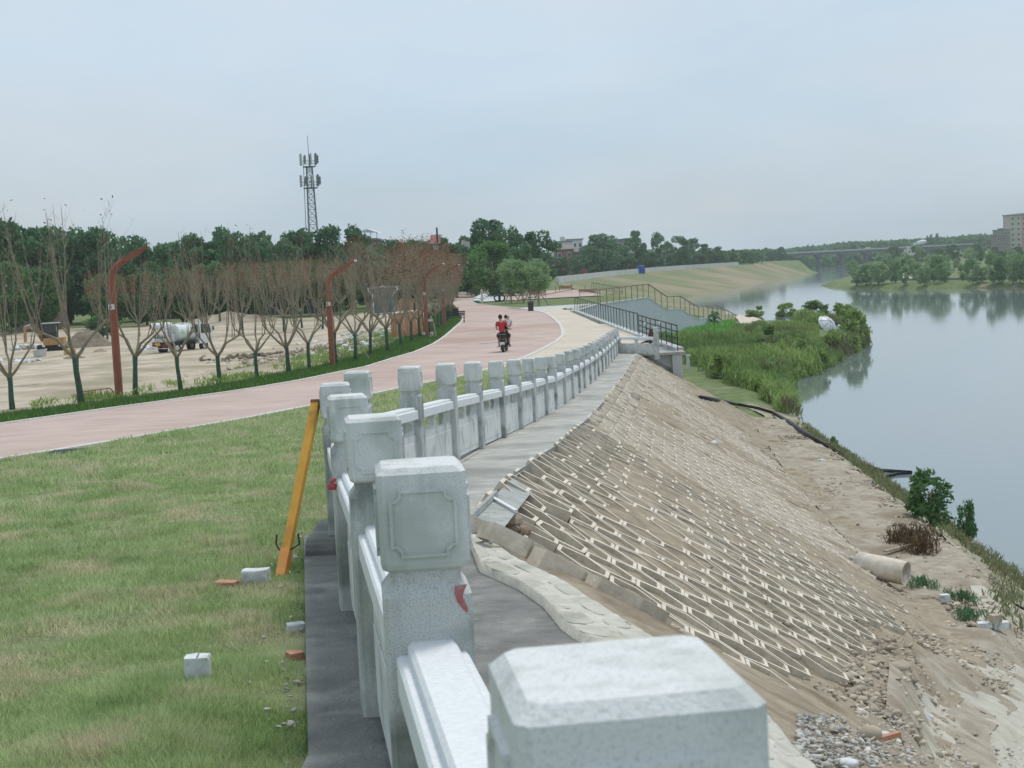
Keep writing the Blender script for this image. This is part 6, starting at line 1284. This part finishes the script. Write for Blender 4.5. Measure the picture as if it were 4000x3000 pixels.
# bridge
Yb = 900.0; a = atY(3030,992,Yb); b = atY(3700,957,Yb); bz = (a[2]+b[2])/2-.3; zdk = bz
M['bridge'] = mat('bridge_concrete', (.13,.145,.15), (.18,.195,.20), rough=.9, sc1=.1)
br_ = thing('road_bridge', 'long low grey concrete road bridge across the river in the distance', 'bridge', ((a[0]+b[0])/2, Yb, zdk-2))
wpart('deck', MB().box(((a[0]+b[0])/2+6,Yb+5,zdk-.85),(b[0]-a[0]+26,10,1.3)), M['bridge'], br_)
wpart('parapet', MB().box(((a[0]+b[0])/2+6,Yb-.1,zdk+.35),(b[0]-a[0]+26,.3,.8)), M['pale'], br_); wpart('parapet', MB().box(((a[0]+b[0])/2+6,Yb+10.1,zdk+.35),(b[0]-a[0]+26,.3,.8)), M['pale'], br_)
for px in (3012,3106,3200,3294,3388,3488,3590,3680):
    x_ = atY(px,1000,Yb)[0]; wpart('pier', MB().box((x_,Yb+4,zdk/2-1.2),(1.9,5,zdk-.6)), M['bridge'], br_); wpart('pier_cap', MB().box((x_,Yb+4.6,zdk-2.0),(4.0,9,1.1)), M['bridge'], br_)
def mixer(label, px, Y_):
    x_ = atY(px,950,Y_)[0]; o = thing('mixer_truck', label, 'truck', (x_,Y_,zdk-.2)); MB().box((-3.1,0,1.8),(1.8,2.4,2.4)).build('cab', M['white'], o); MB().box((-3.9,0,2.2),(.25,2.0,1.0)).build('windscreen', M['glass'], o)
    MB().box((.5,0,.9),(8,2.2,.4)).build('chassis', M['dark'], o); MB().tube([(-1.8,0,2.3),(-.8,0,2.5),(1.5,0,2.9),(3.4,0,3.4),(4.2,0,3.6)],[.9,1.35,1.6,1.1,.6],16).build('drum', M['white'], o, True)
    for q in (-3,0.8,2.4): MB().tube([(q,-1.1,.5),(q,1.1,.5)],.5,12).build('wheel', M['rubber'], o)
mixer('white concrete mixer truck crossing the bridge', 3592, Yb+4)
x_ = atY(3398,960,Yb)[0]; o = thing('car', 'white car crossing the bridge left of the mixer truck', 'car', (x_,Yb+3,zdk-.2)); MB().loft([[(-2.4,y_,.4),(2.4,y_,.4),(2.4,y_,.95),(1.5,y_,1.05),(1.0,y_,1.6),(-1.3,y_,1.6),(-1.9,y_,1.0),(-2.4,y_,.9)] for y_ in (-.9,.9)]).build('body', M['white'], o); [MB().tube([(q,-.92,.35),(q,.92,.35)],.34,10).build('wheel', M['rubber'], o) for q in (-1.4,1.4)]
# apartment block
Ya = 880.0; A = atY(3944,842,Ya); Bx = atY(3990,842,Ya)[0]; Cx_ = atY(4060,842,Ya)[0]; zb = H1(A[0],Ya); ap = thing('apartment_block', 'beige and pink multi-storey apartment block at the right edge of the skyline', 'building', (A[0],Ya,zb)); hh = A[2]-zb
MB().box(((Bx-A[0])/2,6,hh/2),(Bx-A[0],12,hh)).build('wall', mat('beige_render', (.52,.45,.35), (.60,.53,.42), rough=.9, sc1=.1), ap)
MB().box(((Bx+Cx_)/2-A[0],6.6,hh/2+.3),(Cx_-Bx,12,hh+.6)).build('wall', mat('pink_render', (.52,.30,.27), (.58,.36,.32), rough=.9, sc1=.1), ap)
MB().box(((Bx-A[0])/2,5.5,hh+.3),(Bx-A[0]+1,13,.6)).build('roof', M['wallg'], ap); MB().box(((Bx+Cx_)/2-A[0],6.0,hh+.9),(Cx_-Bx+.6,13,.6)).build('roof', M['wallw'], ap)
for r_ in range(8):
    z_ = hh-2.0-3.1*r_
    MB().box(((Bx-A[0])/2,-.1,z_+1.5),(Bx-A[0]+.3,.25,.3)).build('string_course', M['wallw'], ap)
    for x_ in (1.6,5.0,8.6,11.2,14.5):
        y_ = -.05 if x_ < Bx-A[0] else .52; f = MB().box((x_,y_,z_),(1.5,.12,1.6)).build('window', M['white'], ap); MB().box((x_,y_-.07,z_),(1.2,.06,1.3)).build('pane', M['glass'], f)
building('grey flat block left of the apartment building on the skyline', 3924, 3943, 893, 890, 12, M['wallg'], 'flat', (3,3), cat='building', name='grey_building'); building('lower pale building with a white awning in front of the grey flat block', 3895, 3946, 899, 870, 8, M['wallg'], 'flat', (4,2), cat='building', name='low_building'); building('brown low building in the trees below the apartment block', 3893, 3940, 920, 840, 10, mat('brown_wall', (.24,.20,.18), (.30,.25,.22), rough=.9, sc1=.3), 'flat', (4,2), cat='building', name='brown_building')
building('small white house by the right end of the bridge', 3545, 3574, 972, 860, 8, M['wallw'], 'gable', (2,1))
# dark path edge and plank ramp on the right bank
q = [hit(px,py) for px,py in ((3480,1096),(3600,1095),(3720,1093),(3850,1092),(4040,1089))]
tag(MB().loft([[(p[0],p[1],p[2]-.3),(p[0],p[1]+.5,p[2]-.3),(p[0],p[1]+.5,p[2]+.55),(p[0],p[1],p[2]+.45)] for p in q]).build('low_wall', M['wallg']), 'long low retaining edge along the walkway of the right riverbank', 'low wall')
a = hit(3505,1066); b = hit(3552,1094); tag(MB().loft([[(a[0]-.8,a[1],a[2]),(a[0]+1.0,a[1],a[2]),(a[0]+1.0,a[1],a[2]+.3),(a[0]-.8,a[1],a[2]+.3)],[(b[0]-1.0,b[1],b[2]),(b[0]+1.0,b[1],b[2]),(b[0]+1.0,b[1],b[2]+.35),(b[0]-1.0,b[1],b[2]+.35)]]).build('concrete_ramp', M['pale']), 'pale concrete ramp slanting down the right riverbank to the walkway', 'ramp')
# ------------------------------------------------------------------ haze
hz = MB().box((0,700,21),(2400,3000,48)).build('haze', None); hz['kind'] = 'stuff'
hm = bpy.data.materials.new('pale_haze'); hm.use_nodes = True; t = hm.node_tree; t.nodes.clear(); pv = t.nodes.new('ShaderNodeVolumePrincipled'); mo = t.nodes.new('ShaderNodeOutputMaterial')
pv.inputs['Color'].default_value = (.86,.92,.97,1); pv.inputs['Density'].default_value = HAZE; pv.inputs['Anisotropy'].default_value = .2; t.links.new(pv.outputs[0], mo.inputs['Volume']); hz.data.materials.append(hm)

# black sheet standing for dark mat and shadow under the raised path edge
a = hitv(150,1797); b = hitv(312,1776); e = thing('mat_shadow_sheet', 'black mat and shadow sheet along the near edge of the red path at far left', 'shadow sheet', a)
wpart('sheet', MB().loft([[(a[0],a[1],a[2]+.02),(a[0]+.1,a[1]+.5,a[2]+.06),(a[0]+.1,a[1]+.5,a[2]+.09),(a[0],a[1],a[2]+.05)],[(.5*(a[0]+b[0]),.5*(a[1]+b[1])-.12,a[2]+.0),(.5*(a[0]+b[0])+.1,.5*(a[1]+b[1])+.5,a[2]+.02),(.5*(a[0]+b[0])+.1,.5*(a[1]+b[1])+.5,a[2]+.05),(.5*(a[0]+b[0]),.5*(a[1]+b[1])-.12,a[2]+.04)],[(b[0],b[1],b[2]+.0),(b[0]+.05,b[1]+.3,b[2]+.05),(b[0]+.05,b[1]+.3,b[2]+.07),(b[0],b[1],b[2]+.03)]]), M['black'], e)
